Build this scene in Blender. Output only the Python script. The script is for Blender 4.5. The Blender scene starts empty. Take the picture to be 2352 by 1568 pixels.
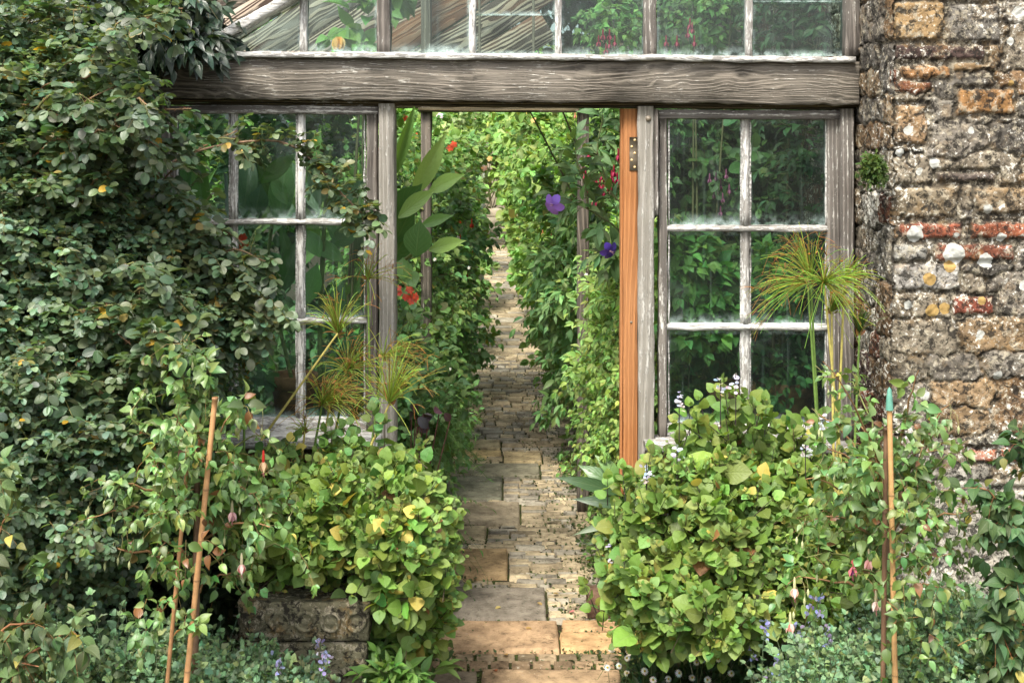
import bpy, math, random
import numpy as np
PI = math.pi
rs = np.random.RandomState(7)
random.seed(7)
S = bpy.context.scene
COL = S.collection

# ------------------------------------------------------------------ camera, world, sun, exposure
PXM = 680.0          # picture units per metre at the front of the glasshouse (2352-wide frame)
DC = 4.5             # camera distance from the front
CH = 1.75            # eye height
cam_d = bpy.data.cameras.new("camera"); cam = bpy.data.objects.new("camera", cam_d); COL.objects.link(cam)
cam.location = (0, -DC, CH); cam.rotation_euler = (PI/2, 0, 0)
cam_d.sensor_width = 36; cam_d.lens = 36*PXM*DC/2352
cam_d.shift_y = -484/2352.0; cam_d.clip_end = 500; cam_d.clip_start = 0.05
S.camera = cam
W = bpy.data.worlds.new("World"); S.world = W; W.use_nodes = True
wn = W.node_tree.nodes; wl = W.node_tree.links
SUN_EL, SUN_AZ = math.radians(57), math.radians(203)     # azimuth measured from +Y (north) clockwise: front right
sky = wn.new('ShaderNodeTexSky'); sky.sky_type = 'NISHITA'; sky.sun_disc = False
sky.sun_elevation = SUN_EL; sky.sun_rotation = SUN_AZ; sky.air_density = 1.0; sky.dust_density = 4.0; sky.ozone_density = 0.6
hs = wn.new('ShaderNodeHueSaturation'); hs.inputs['Saturation'].default_value = .4      # thin white cloud over the blue
wl.new(sky.outputs[0], hs.inputs['Color']); wl.new(hs.outputs[0], wn['Background'].inputs[0]); wn['Background'].inputs[1].default_value = 0.15
sl = bpy.data.lights.new("sun", 'SUN'); so = bpy.data.objects.new("sun", sl); COL.objects.link(so)
sl.energy = 2.1; sl.angle = math.radians(12); sl.color = (1.0, .94, .84)
sd = np.array([math.sin(SUN_AZ)*math.cos(SUN_EL), math.cos(SUN_AZ)*math.cos(SUN_EL), math.sin(SUN_EL)])
from mathutils import Vector
so.rotation_euler = Vector((-sd).tolist()).to_track_quat('-Z', 'Y').to_euler(); so.location = (0, 0, 12)
S.view_settings.view_transform = 'Standard'; S.view_settings.look = 'None'
S.view_settings.exposure = 1.3; S.view_settings.gamma = 1
S.render.resolution_x = 1024; S.render.resolution_y = 682

# ------------------------------------------------------------------ helpers
def P(px, py, Y=0.0):
    s = (DC+Y)/DC
    return np.array([(px-1176)/PXM*s, Y, CH-(py-300)/PXM*s])
def nrm(v):
    return v/np.maximum(np.linalg.norm(v, axis=-1, keepdims=True), 1e-9)
class G:
    def __init__(s): s.v=[]; s.f4=[]; s.f3=[]; s.c=[]; s.u=[]; s.n=0
    def add(s, V, F, C=(1,1,1), U=None):
        V = np.asarray(V, float).reshape(-1,3); k=len(V)
        F = np.asarray(F, int)
        if F.size:
            (s.f4 if F.shape[1]==4 else s.f3).append(F+s.n)
        C = np.asarray(C, float)
        if C.ndim == 1: C = np.tile(C, (k,1))
        s.v.append(V); s.c.append(C)
        s.u.append(np.zeros((k,2)) if U is None else np.asarray(U, float))
        s.n += k
    def batch(s, tpl, O, X, Yv, Z, size, C):
        """copies of a template: O,X,Y,Z (N,3), size (N,) or (N,3), C (N,3)"""
        TV, TF, TU = tpl; N=len(O); k=len(TV)
        if N == 0: return
        size = np.asarray(size, float)
        if size.ndim == 1: size = np.stack([size]*3, 1)
        v = (O[:,None,:] + TV[None,:,0:1]*X[:,None,:]*size[:,None,0:1] + TV[None,:,1:2]*Yv[:,None,:]*size[:,None,1:2]
             + TV[None,:,2:3]*Z[:,None,:]*size[:,None,2:3])
        F = (TF[None]+ (np.arange(N)*k)[:,None,None]).reshape(-1, TF.shape[1])
        s.add(v.reshape(-1,3), F, np.repeat(C, k, axis=0), np.tile(TU, (N,1)))
    def build(s, name, mat, parent=None, base=None, smooth=True, rand=None):
        V = np.concatenate(s.v); 
        if parent is not None and base is None: base = PARENT_BASE[parent.name]
        b = np.zeros(3) if base is None else np.asarray(base, float)
        me = bpy.data.meshes.new(name)
        f4 = np.concatenate(s.f4) if s.f4 else np.zeros((0,4), int)
        f3 = np.concatenate(s.f3) if s.f3 else np.zeros((0,3), int)
        n4, n3 = len(f4), len(f3)
        me.vertices.add(len(V)); me.vertices.foreach_set('co', (V-b).astype(np.float32).ravel())
        me.loops.add(n4*4+n3*3); li = np.concatenate([f4.ravel(), f3.ravel()]).astype(np.int32)
        me.loops.foreach_set('vertex_index', li)
        me.polygons.add(n4+n3)
        st = np.concatenate([np.arange(n4)*4, n4*4+np.arange(n3)*3]).astype(np.int32)
        me.polygons.foreach_set('loop_start', st)
        me.polygons.foreach_set('loop_total', np.concatenate([np.full(n4,4), np.full(n3,3)]).astype(np.int32))
        me.polygons.foreach_set('use_smooth', np.full(n4+n3, smooth))
        C = np.concatenate(s.c); ca = me.color_attributes.new('tint', 'FLOAT_COLOR', 'POINT')
        ca.data.foreach_set('color', np.concatenate([C, np.ones((len(C),1))],1).astype(np.float32).ravel())
        U = np.concatenate(s.u); uv = me.uv_layers.new(name='UVMap')
        uv.data.foreach_set('uv', U[li].astype(np.float32).ravel())
        me.update(calc_edges=True); me.validate()
        me.materials.append(mat)
        o = bpy.data.objects.new(name, me); COL.objects.link(o)
        if parent is not None:
            o.parent = parent; PARENT_BASE[o.name] = b
        else:
            o.location = b.tolist(); PARENT_BASE[o.name] = b
        return o
PARENT_BASE = {}
def tag(o, label, cat, group=None):
    o['label'] = label; o['category'] = cat
    if group: o['group'] = group
    return o
def thing(name, label, cat, base, group=None):
    o = bpy.data.objects.new(name, None); COL.objects.link(o); o.empty_display_size = .1
    o.location = [float(a) for a in base]; PARENT_BASE[o.name] = np.asarray(base, float)
    return tag(o, label, cat, group)
def structure(o, kind='structure'):
    o['kind'] = kind; return o

def tube(Gm, pts, r, sides=6, C=(1,1,1), cap=False):
    """pts (N,k,3) or (k,3); r scalar or (k,)"""
    pts = np.asarray(pts, float)
    if pts.ndim == 2: pts = pts[None]
    N,k,_ = pts.shape
    r = np.broadcast_to(np.asarray(r, float), (N,k))
    t = nrm(np.gradient(pts, axis=1))
    ref = np.where(np.abs(t[...,2:3])>.9, np.array([1.,0,0]), np.array([0,0,1.]))
    x = nrm(np.cross(t, ref)); y = np.cross(t, x)
    a = np.arange(sides)*2*PI/sides
    v = pts[:,:,None,:] + r[:,:,None,None]*(np.cos(a)[None,None,:,None]*x[:,:,None,:]+np.sin(a)[None,None,:,None]*y[:,:,None,:])
    i,j = np.meshgrid(np.arange(k-1), np.arange(sides), indexing='ij')
    a0=i*sides+j; a1=i*sides+(j+1)%sides
    F = np.stack([a0,a1,a1+sides,a0+sides],-1).reshape(-1,4)
    F = (F[None]+(np.arange(N)*k*sides)[:,None,None]).reshape(-1,4)
    U = np.stack(np.meshgrid(np.linspace(0,1,k), np.linspace(0,1,sides), indexing='ij'),-1).reshape(-1,2)
    C = np.asarray(C,float)
    CC = np.tile(C,(N*k*sides,1)) if C.ndim==1 else np.repeat(C, k*sides, axis=0)
    n0 = Gm.n
    Gm.add(v.reshape(-1,3), F, CC, np.tile(U,(N,1)))
    if cap:
        for q in range(N):
            for e,ring in ((0,0),(1,k-1)):
                c = pts[q, ring]; idx = n0+q*k*sides+ring*sides+np.arange(sides)
                nc = Gm.n; Gm.add([c], np.zeros((0,4),int), CC[q*k*sides])
                Gm.f3.append(np.stack([idx, np.roll(idx,-1), np.full(sides,nc)],1))

def lathe(Gm, centre, prof, sides=24, C=(1,1,1), axis=None):
    """prof: list of (r,h) about vertical axis"""
    prof = np.array(prof, float); k=len(prof); a=np.arange(sides)*2*PI/sides
    ax = np.array([0,0,1.]) if axis is None else nrm(np.asarray(axis,float))
    ref = np.array([1.,0,0]) if abs(ax[0])<.9 else np.array([0,1.,0])
    x = nrm(np.cross(ax,ref)); y=np.cross(ax,x)
    v = np.asarray(centre)+prof[:,None,1:2]*ax + prof[:,None,0:1]*(np.cos(a)[None,:,None]*x+np.sin(a)[None,:,None]*y)
    i,j=np.meshgrid(np.arange(k-1),np.arange(sides),indexing='ij'); a0=i*sides+j; a1=i*sides+(j+1)%sides
    Gm.add(v.reshape(-1,3), np.stack([a0,a1,a1+sides,a0+sides],-1).reshape(-1,4), C)

def beam(Gm, c0, c1, up, w, d, ch=.004, n=10, jit=.0012, C=(1,1,1)):
    """bar from c0 to c1; 'up' vector gives the w direction, d across; chamfered, slightly uneven"""
    c0=np.asarray(c0,float); c1=np.asarray(c1,float); ax=nrm(c1-c0); up=nrm(np.asarray(up,float)-ax*np.dot(up,ax)); si=np.cross(ax,up)
    hw,hd=w/2,d/2; ch=min(ch,hw*.6,hd*.6)
    sec=np.array([(-hw+ch,-hd),(hw-ch,-hd),(hw,-hd+ch),(hw,hd-ch),(hw-ch,hd),(-hw+ch,hd),(-hw,hd-ch),(-hw,-hd+ch)])
    v=[]
    for i in range(n+1):
        c=c0+(c1-c0)*i/n; jj=rs.normal(0,jit,(8,2)) if 0<i<n else np.zeros((8,2))
        s2=sec+jj; v.append(c+s2[:,0:1]*up+s2[:,1:2]*si)
    V=np.concatenate(v); i,j=np.meshgrid(np.arange(n),np.arange(8),indexing='ij'); a0=i*8+j; a1=i*8+(j+1)%8
    F=np.stack([a0,a1,a1+8,a0+8],-1).reshape(-1,4)
    n0=Gm.n
    Gm.add(V,F,C)
    for e in (0,n):
        k=e*8+n0
        Gm.f4.append(np.array([[k,k+1,k+2,k+3],[k,k+3,k+4,k+7],[k+4,k+5,k+6,k+7]]))
def hbar(Gm, x0, x1, yl0, yl1, yr0, yr1, Yf, depth, **k):
    """horizontal bar in the plane Y=Yf, picture units: left edge yl0..yl1, right edge yr0..yr1"""
    a=P(x0,(yl0+yl1)/2,Yf); b=P(x1,(yr0+yr1)/2,Yf); w=np.linalg.norm(P(x0,yl0,Yf)-P(x0,yl1,Yf))
    a[1]+=depth/2; b[1]+=depth/2
    beam(Gm,a,b,(0,0,1),w,depth,**k)
def vbar(Gm, xt0, xt1, xb0, xb1, y0, y1, Yf, depth, **k):
    a=P((xt0+xt1)/2,y0,Yf); b=P((xb0+xb1)/2,y1,Yf); w=(xt1-xt0)/PXM*(DC+Yf)/DC
    a[1]+=depth/2; b[1]+=depth/2
    beam(Gm,a,b,(1,0,0),w,depth,**k)

# ------------------------------------------------------------------ materials
def newmat(name):
    m=bpy.data.materials.new(name); m.use_nodes=True; nt=m.node_tree
    for x in list(nt.nodes): nt.nodes.remove(x)
    out=nt.nodes.new('ShaderNodeOutputMaterial'); return m,nt,out
def N(nt,t,**k):
    n=nt.nodes.new(t)
    for a,b in k.items():
        if a.startswith('i_'):
            n.inputs[a[2:].replace('_',' ')].default_value=b
        else: setattr(n,a,b)
    return n
def mixc(nt,f,a,b,mode='MIX'):
    n=nt.nodes.new('ShaderNodeMix'); n.data_type='RGBA'; n.blend_type=mode
    for s_,v in ((n.inputs[0],f),(n.inputs[6],a),(n.inputs[7],b)):
        if isinstance(v,(int,float)): s_.default_value=v
        elif isinstance(v,tuple): s_.default_value=(*v,1) if len(v)==3 else v
        else: nt.links.new(v,s_)
    return n.outputs[2]
def mth(nt,op,a,b=None,c=None):
    n=nt.nodes.new('ShaderNodeMath'); n.operation=op
    for i,v in enumerate((a,b,c)):
        if v is None: continue
        if isinstance(v,(int,float)): n.inputs[i].default_value=v
        else: nt.links.new(v,n.inputs[i])
    return n.outputs[0]
def ramp(nt,f,stops,interp='LINEAR'):
    n=nt.nodes.new('ShaderNodeValToRGB'); n.color_ramp.interpolation=interp; cr=n.color_ramp
    while len(cr.elements)<len(stops): cr.elements.new(.5)
    for e,(p,c) in zip(cr.elements,stops):
        e.position=p; e.color=(c,c,c,1) if isinstance(c,(int,float)) else (*c,1)
    nt.links.new(f,n.inputs[0]); return n.outputs[0]
def noise(nt,vec,scale,detail=4,rough=.6,dist=0.0):
    n=nt.nodes.new('ShaderNodeTexNoise'); n.inputs['Scale'].default_value=scale; n.inputs['Detail'].default_value=detail
    n.inputs['Roughness'].default_value=rough; n.inputs['Distortion'].default_value=dist
    if vec is not None: nt.links.new(vec,n.inputs['Vector'])
    return n.outputs[0]
def coords(nt,scale=(1,1,1)):
    t=nt.nodes.new('ShaderNodeTexCoord'); m=nt.nodes.new('ShaderNodeMapping'); m.inputs['Scale'].default_value=scale
    nt.links.new(t.outputs['Object'],m.inputs['Vector']); return m.outputs[0]
def bump(nt,h,strength,dist=.01):
    b=nt.nodes.new('ShaderNodeBump'); b.inputs['Strength'].default_value=strength; b.inputs['Distance'].default_value=dist
    nt.links.new(h,b.inputs['Height']); return b.outputs[0]
def principled(nt,out,col,rough=.7,normal=None,spec=.4):
    p=nt.nodes.new('ShaderNodeBsdfPrincipled'); p.inputs['Specular IOR Level'].default_value=spec
    for s_,v in ((p.inputs['Base Color'],col),(p.inputs['Roughness'],rough)):
        if isinstance(v,(int,float)): s_.default_value=v
        elif isinstance(v,tuple): s_.default_value=(*v,1)
        else: nt.links.new(v,s_)
    if normal is not None: nt.links.new(normal,p.inputs['Normal'])
    if out is not None: nt.links.new(p.outputs[0],out.inputs[0])
    return p

def leaf_mat(name, rough=.45, trans=.3, vein=.5, spec=.5, spot=.25):
    m,nt,out=newmat(name); at=N(nt,'ShaderNodeAttribute',attribute_name='tint'); c=at.outputs['Color']
    uvn=N(nt,'ShaderNodeUVMap'); sp=N(nt,'ShaderNodeSeparateXYZ'); nt.links.new(uvn.outputs[0],sp.inputs[0])
    au=mth(nt,'ABSOLUTE',mth(nt,'SUBTRACT',sp.outputs[0],.5))
    mid=ramp(nt,au,[(0,1.0),(.05,0.0)])
    w=mth(nt,'SINE',mth(nt,'MULTIPLY',mth(nt,'SUBTRACT',sp.outputs[1],mth(nt,'MULTIPLY',au,.9)),42.0))
    ve=ramp(nt,w,[(.45,0.0),(1,1.0)])
    h=mth(nt,'SUBTRACT',1.0,mth(nt,'MAXIMUM',mid,mth(nt,'MULTIPLY',ve,.6)))
    co=coords(nt); sn=noise(nt,co,95,3,.6)
    dark=mixc(nt,ramp(nt,sn,[(.4,0.0),(.62,spot)]),c,(.7,.75,.5),'MULTIPLY')
    cc=mixc(nt,mth(nt,'MULTIPLY',mth(nt,'MAXIMUM',mid,mth(nt,'MULTIPLY',ve,.35)),vein*.55),dark,mixc(nt,.5,c,(.35,.42,.2)))
    nm=bump(nt,h,vein*.6,.004)
    p=principled(nt,None,cc,rough,nm,spec)
    tr=N(nt,'ShaderNodeBsdfTranslucent'); tc=mixc(nt,1.0,cc,(1.5,1.45,.55),'MULTIPLY'); nt.links.new(tc,tr.inputs[0])
    mx=N(nt,'ShaderNodeMixShader'); mx.inputs[0].default_value=trans
    nt.links.new(p.outputs[0],mx.inputs[1]); nt.links.new(tr.outputs[0],mx.inputs[2]); nt.links.new(mx.outputs[0],out.inputs[0])
    return m
ML=leaf_mat('leaf_soft',.5,.28,.6,.45)
MG=leaf_mat('leaf_glossy',.32,.22,.5,.6)
MR=leaf_mat('leaf_rose',.42,.34,.4,.75,.4)
MFU=leaf_mat('leaf_fuchsia',.38,.3,.25,.65,.1)
MF=leaf_mat('leaf_thin',.5,.35,.15,.3,.15)
MP=leaf_mat('petal',.6,.35,.1,.2,.1)
def plain(name,col,rough=.7,sc=40,amt=.35,bs=.3,spec=.3):
    m,nt,out=newmat(name); co=coords(nt); n1=noise(nt,co,sc,5,.65)
    c=mixc(nt,ramp(nt,n1,[(.3,0.0),(.7,1.0)]),tuple(x*(1-amt) for x in col),tuple(min(1,x*(1+amt)) for x in col))
    principled(nt,out,c,rough,bump(nt,n1,bs,.004),spec); return m
def tinted(name,rough=.7,sc=40,amt=.4,bs=.3,spec=.3):
    m,nt,out=newmat(name); at=N(nt,'ShaderNodeAttribute',attribute_name='tint'); co=coords(nt); n1=noise(nt,co,sc,6,.7)
    c=mixc(nt,ramp(nt,n1,[(.3,0.0),(.7,1.0)]),mixc(nt,1.0,at.outputs['Color'],(1-amt,)*3,'MULTIPLY'),mixc(nt,1.0,at.outputs['Color'],(1+amt,)*3,'MULTIPLY'))
    principled(nt,out,c,rough,bump(nt,n1,bs,.004),spec); return m
MSTEM=tinted('stem_bark',.7,60,.3,.3)

def wood(name, axis='x', dark=(.05,.043,.036), mid=(.2,.175,.15), pale=(.5,.46,.4), paint=.25, grain=1.0, knots=False, papt=(.62,.6,.54), offs=0.0):
    m,nt,out=newmat(name)
    sc={'x':(.9,9,9),'z':(9,9,.9),'y':(9,.9,9)}[axis]
    co=coords(nt,sc); raw=coords(nt)
    if offs:
        pass
    warp=N(nt,'ShaderNodeTexNoise'); warp.inputs['Scale'].default_value=1.1 if knots else .8; warp.inputs['Detail'].default_value=2
    nt.links.new(co,warp.inputs['Vector'])
    vm=N(nt,'ShaderNodeVectorMath',operation='MULTIPLY_ADD'); nt.links.new(warp.outputs['Color'],vm.inputs[0])
    k=1.9 if knots else 1.0
    vm.inputs[1].default_value=(k,k,k); nt.links.new(co,vm.inputs[2])
    # ring lines
    sp=N(nt,'ShaderNodeSeparateXYZ'); nt.links.new(vm.outputs[0],sp.inputs[0])
    across={'x':2,'z':0,'y':0}[axis]
    wv=mth(nt,'SINE',mth(nt,'MULTIPLY',mth(nt,'ADD',sp.outputs[across],mth(nt,'MULTIPLY',sp.outputs[1],.6)),52.0 if knots else 34.0))
    rings=ramp(nt,wv,[(0,0.0),(1,1.0)])
    fine=noise(nt,coords(nt,{'x':(6,160,160),'z':(160,160,6),'y':(160,6,160)}[axis]),1.0,4,.7)
    g=mth(nt,'ADD',mth(nt,'MULTIPLY',rings,(.26 if knots else .42)*grain),mth(nt,'MULTIPLY',fine,.95 if knots else .78))
    base=mixc(nt,ramp(nt,g,[(.38,0.0),(.55,.6),(.75,1.0)]),dark,mid)
    big=noise(nt,raw,2.3,4,.6)
    base=mixc(nt,ramp(nt,big,[(.35,0.0),(.7,.8)]),base,mixc(nt,.5,base,pale))
    pn=noise(nt,coords(nt,{'x':(26,130,130),'z':(130,130,26),'y':(130,26,130)}[axis]),1.0,5,.75)
    pn2=mth(nt,'ADD',pn,mth(nt,'MULTIPLY',mth(nt,'SUBTRACT',big,.5),.5))
    pn3=mth(nt,'ADD',pn2,mth(nt,'MULTIPLY',mth(nt,'SUBTRACT',rings,.5),.14*grain))
    pm=ramp(nt,pn3,[(.72-paint*.6,0.0),(.78-paint*.6,1.0)])
    c=mixc(nt,pm,base,papt)
    hh=mth(nt,'ADD',mth(nt,'MULTIPLY',g,1.0),mth(nt,'MULTIPLY',pm,.25))
    principled(nt,out,c,.8,bump(nt,hh,.9,.006),.25)
    return m
W_BEAM=wood('beam_wood','x',(.032,.027,.02),(.225,.195,.155),(.36,.325,.27),.19,.9,True,(.56,.53,.46))
W_POST=wood('post_paint','z',(.17,.155,.125),(.35,.325,.28),(.46,.435,.385),.26,.6,False,(.52,.5,.45))
W_FRAME=wood('frame_wood_v','z',(.05,.042,.035),(.2,.175,.15),(.38,.35,.31),.22,.7)
W_FRAMEH=wood('frame_wood_h','x',(.06,.052,.045),(.2,.18,.155),(.4,.37,.33),.3,.7)
W_BAR=wood('glazing_paint_v','z',(.24,.225,.2),(.46,.44,.405),(.56,.54,.51),.46,.3,False,(.66,.65,.61))
W_BARH=wood('glazing_paint_h','x',(.24,.225,.2),(.46,.44,.405),(.56,.54,.51),.46,.3,False,(.66,.65,.61))
W_MOULD=wood('moulding_wood','x',(.03,.025,.014),(.12,.09,.045),(.2,.17,.1),.1,.6)
W_DARK=wood('inner_wood','z',(.06,.05,.04),(.2,.165,.13),(.3,.27,.22),.12,.8)
W_JAMB=wood('fresh_wood','z',(.28,.11,.035),(.47,.2,.07),(.5,.27,.13),-.3,.5)
W_BOARD=wood('board_wood','x',(.03,.022,.016),(.26,.2,.15),(.42,.37,.31),.12,1.5,True)

def glass_mat():
    m,nt,out=newmat('old_glass')
    tr=N(nt,'ShaderNodeBsdfTransparent'); tr.inputs[0].default_value=(.70,.80,.77,1)
    gl=N(nt,'ShaderNodeBsdfGlossy'); gl.inputs['Roughness'].default_value=.03
    co=coords(nt); nb=noise(nt,co,6,2,.5); nt.links.new(bump(nt,nb,.12,.01),gl.inputs['Normal'])
    mx=N(nt,'ShaderNodeMixShader'); mx.inputs[0].default_value=.035
    nt.links.new(tr.outputs[0],mx.inputs[1]); nt.links.new(gl.outputs[0],mx.inputs[2])
    uvn=N(nt,'ShaderNodeUVMap'); sp=N(nt,'ShaderNodeSeparateXYZ'); nt.links.new(uvn.outputs[0],sp.inputs[0])
    n1=noise(nt,co,22,6,.75); n2=noise(nt,co,5,3,.6)
    def edge(x,w): return ramp(nt,x,[(0,1.0),(w,0.0)])
    bot=edge(sp.outputs[1],.15); lf=edge(sp.outputs[0],.05); rt=edge(mth(nt,'SUBTRACT',1.0,sp.outputs[0]),.05); tp=edge(mth(nt,'SUBTRACT',1.0,sp.outputs[1]),.05)
    e=mth(nt,'MAXIMUM',mth(nt,'MAXIMUM',mth(nt,'MULTIPLY',bot,bot),mth(nt,'MULTIPLY',tp,.5)),mth(nt,'MAXIMUM',mth(nt,'MULTIPLY',mth(nt,'MULTIPLY',lf,lf),.8),mth(nt,'MULTIPLY',mth(nt,'MULTIPLY',rt,rt),.8)))
    d=mth(nt,'MULTIPLY',e,ramp(nt,n1,[(.42,.02),(.7,.85)]))
    d=mth(nt,'ADD',d,mth(nt,'MULTIPLY',ramp(nt,n2,[(.52,0.0),(.8,.07)]),ramp(nt,n1,[(.4,.2),(.7,1.0)])))
    sc=noise(nt,coords(nt,(70,70,2.2)),1.0,3,.6); d=mth(nt,'ADD',d,ramp(nt,sc,[(.6,0.0),(.85,.07)]))
    d=mth(nt,'MINIMUM',mth(nt,'ADD',d,.006),.85)
    df=N(nt,'ShaderNodeBsdfDiffuse'); df.inputs[0].default_value=(.6,.7,.68,1)
    m2=N(nt,'ShaderNodeMixShader'); nt.links.new(d,m2.inputs[0]); nt.links.new(mx.outputs[0],m2.inputs[1]); nt.links.new(df.outputs[0],m2.inputs[2])
    nt.links.new(m2.outputs[0],out.inputs[0]); return m
M_GLASS=glass_mat()

def stone_mat(name, lich=.5, bs=1.0, ochre=.5, white=(.68,.66,.58), spots=(), lime=0.0, soft=False):
    m,nt,out=newmat(name); at=N(nt,'ShaderNodeAttribute',attribute_name='tint'); c=at.outputs['Color']
    co=coords(nt); n1=noise(nt,co,9,8,.72); n2=noise(nt,co,38,8,.75,.4); n3=noise(nt,co,90,5,.7)
    c1=mixc(nt,ramp(nt,n1,[(.35,0.0),(.65,1.0)]),mixc(nt,1.0,c,(.5,.47,.44),'MULTIPLY'),mixc(nt,1.0,c,(1.35,1.32,1.25),'MULTIPLY'))
    oc=ramp(nt,noise(nt,co,13,6,.7),[(.52,0.0),(.62,ochre)])
    c2=mixc(nt,oc,c1,mixc(nt,n2,(.16,.08,.02),(.42,.25,.08)))
    c2=mixc(nt,ramp(nt,noise(nt,co,30,7,.78,.3),[(.53,0.0),(.57,.75)]),c2,(.42,.37,.27))
    lo=N(nt,'ShaderNodeSeparateXYZ'); tl=N(nt,'ShaderNodeTexCoord'); nt.links.new(tl.outputs['Object'],lo.inputs[0])
    lw=mth(nt,'ADD',mth(nt,'MULTIPLY',ramp(nt,lo.outputs[2],[(.6,1.0),(1.25,0.0)]),lime),mth(nt,'MULTIPLY',mth(nt,'SUBTRACT',n1,.5),2.2))
    c2=mixc(nt,ramp(nt,lw,[(.45,0.0),(.75,.7)]),c2,(.5,.47,.4))
    dk=ramp(nt,n2,[(.43,.9),(.49,0.0)])
    c3=mixc(nt,dk,c2,(.025,.022,.018)) if not soft else mixc(nt,ramp(nt,n2,[(.36,.75),(.46,0.0)]),c1,mixc(nt,1.0,c1,(.35,.35,.33),'MULTIPLY'))
    big=noise(nt,co,3.1,3,.6)
    t=mth(nt,'ADD',mth(nt,'MULTIPLY',n3,.5),mth(nt,'ADD',mth(nt,'MULTIPLY',n2,.6),mth(nt,'MULTIPLY',big,.35)))
    wl_=ramp(nt,t,[(.845-lich*.12,0.0),(.875-lich*.12,1.0)])
    c4=mixc(nt,wl_,c3,white)
    if spots:   # round lichen colonies growing on the wall face
        s3=N(nt,'ShaderNodeSeparateXYZ'); tcn=N(nt,'ShaderNodeTexCoord'); nt.links.new(tcn.outputs['Object'],s3.inputs[0]); wob=mth(nt,'MULTIPLY',mth(nt,'SUBTRACT',noise(nt,co,55,3,.6),.5),.016)
        masks={0:None,1:None}
        for (sx,sz,sr,kind) in spots:
            dx=mth(nt,'SUBTRACT',s3.outputs[0],sx); dz=mth(nt,'SUBTRACT',s3.outputs[2],sz)
            d=mth(nt,'SQRT',mth(nt,'ADD',mth(nt,'MULTIPLY',dx,dx),mth(nt,'MULTIPLY',dz,dz)))
            k=mth(nt,'GREATER_THAN',sr,mth(nt,'ADD',d,wob)); masks[kind]=k if masks[kind] is None else mth(nt,'MAXIMUM',masks[kind],k)
        c4=mixc(nt,masks[0],c4,(.5,.5,.45)); c4=mixc(nt,masks[1],c4,mixc(nt,n3,(.5,.36,.14),(.3,.17,.05)))
    h=mth(nt,'ADD',mth(nt,'MULTIPLY',n1,.7),mth(nt,'ADD',mth(nt,'MULTIPLY',n2,.6),mth(nt,'MULTIPLY',n3,.25)))
    principled(nt,out,c4,.92,bump(nt,h,bs,.02),.2); return m
SPOTS=[(2101,537,19,0),(2190,583,25,0),(2263,598,17,0),(2181,612,13,1),(2133,640,15,1),(2250,768,10,0),(2145,375,12,0),(2085,300,11,0),(2320,95,9,0),(2066,350,9,0),(2322,190,7,1),(2140,712,15,1),(2170,708,13,1),(2085,700,9,0),(2255,690,9,1),(2300,545,10,0),(2195,540,7,0),(2338,30,14,0),(2268,480,10,0),(2350,655,11,0),(2110,395,8,0),(2230,300,8,0),(2290,860,10,0),(2120,905,12,0)]
_k=(DC-.386)/DC
M_STONE=stone_mat('wall_stone',.5,1.0,.3); M_WALL=stone_mat('wall_face_stone',.5,.75,.3,(.68,.66,.58),[((a-1176)/PXM*_k-2.2,CH-(b-300)/PXM*_k,c/PXM*_k,d) for a,b,c,d in SPOTS],lime=.75)
M_MORTAR=stone_mat('wall_mortar',.55,1.0,.25)
M_PAVE=stone_mat('paving_stone',.0,.7,.25,(.45,.4,.3),soft=True)
M_TROUGH=stone_mat('mossy_stone',.18,1.0,.5,(.4,.38,.27))
M_SOIL=plain('soil',(.055,.045,.03),.95,30,.6,.8,.1)
M_TERRA=plain('terracotta',(.24,.1,.05),.85,25,.35,.2)
M_CANE=tinted('bamboo_cane',.55,30,.25,.15,.4)
M_METAL=plain('dull_metal',(.16,.13,.09),.5,60,.3,.2,.6)
M_BRASS=plain('brass_screw',(.7,.5,.22),.4,60,.2,.1,.7)
M_PLAST=plain('white_plastic',(.62,.68,.68),.4,30,.1,.05,.5)
M_CAP=plain('green_rubber',(.1,.27,.2),.55,50,.25,.1,.4)
M_BLACK=plain('black_wire',(.02,.02,.02),.5,60,.2,.1,.4)

# ------------------------------------------------------------------ leaf templates (x across, y along, z normal)
def leaf_tpl(ws, fold=.18, curl=.25, na=1, wavy=0.0):
    """ws: half widths at equally spaced stations"""
    k=len(ws); ts=np.linspace(0,1,k); cols=np.linspace(-1,1,2*na+1); V=[];U=[]
    for i,t in enumerate(ts):
        for c in cols:
            x=c*ws[i]; z=abs(c)*ws[i]*fold*2 - curl*t*t + (wavy*math.sin(t*19+ (2 if c>0 else 0))*abs(c)*ws[i])
            V.append((x,t - .12*curl*t*t,z)); U.append((.5+.5*c,t))
    m=len(cols); F=[(i*m+j,i*m+j+1,(i+1)*m+j+1,(i+1)*m+j) for i in range(k-1) for j in range(m-1)]
    return np.array(V),np.array(F),np.array(U)
T_OVATE=leaf_tpl([.02,.22,.30,.31,.27,.20,.10,.0],.2,.4)
T_OVATE_LOW=leaf_tpl([.03,.36,.34,.0],.15,.22)
T_ROUND=leaf_tpl([.03,.24,.33,.36,.34,.26,.10],.12,.18)
T_LANCE=leaf_tpl([.02,.14,.19,.17,.09,.0],.2,.35)
T_LANCE_LOW=leaf_tpl([.03,.18,.14,.0],.2,.3)
T_PLEC=leaf_tpl([.06,.33,.43,.46,.44,.39,.30,.17,.0],.10,.22,1,.08)
T_CAT=leaf_tpl([.04,.36,.38,.3,.2,.0],.12,.3,1,.2)
T_CANNA=leaf_tpl([.02,.07,.12,.15,.16,.155,.13,.085,.03,.0],.22,.22,2,.03)
T_STRAP=leaf_tpl([.05,.09,.11,.12,.12,.10,.07,.03,.0],.22,.5,1,.04)
T_IVY=leaf_tpl([.05,.5,.36,.3,.16,.0],.1,.25)
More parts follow.
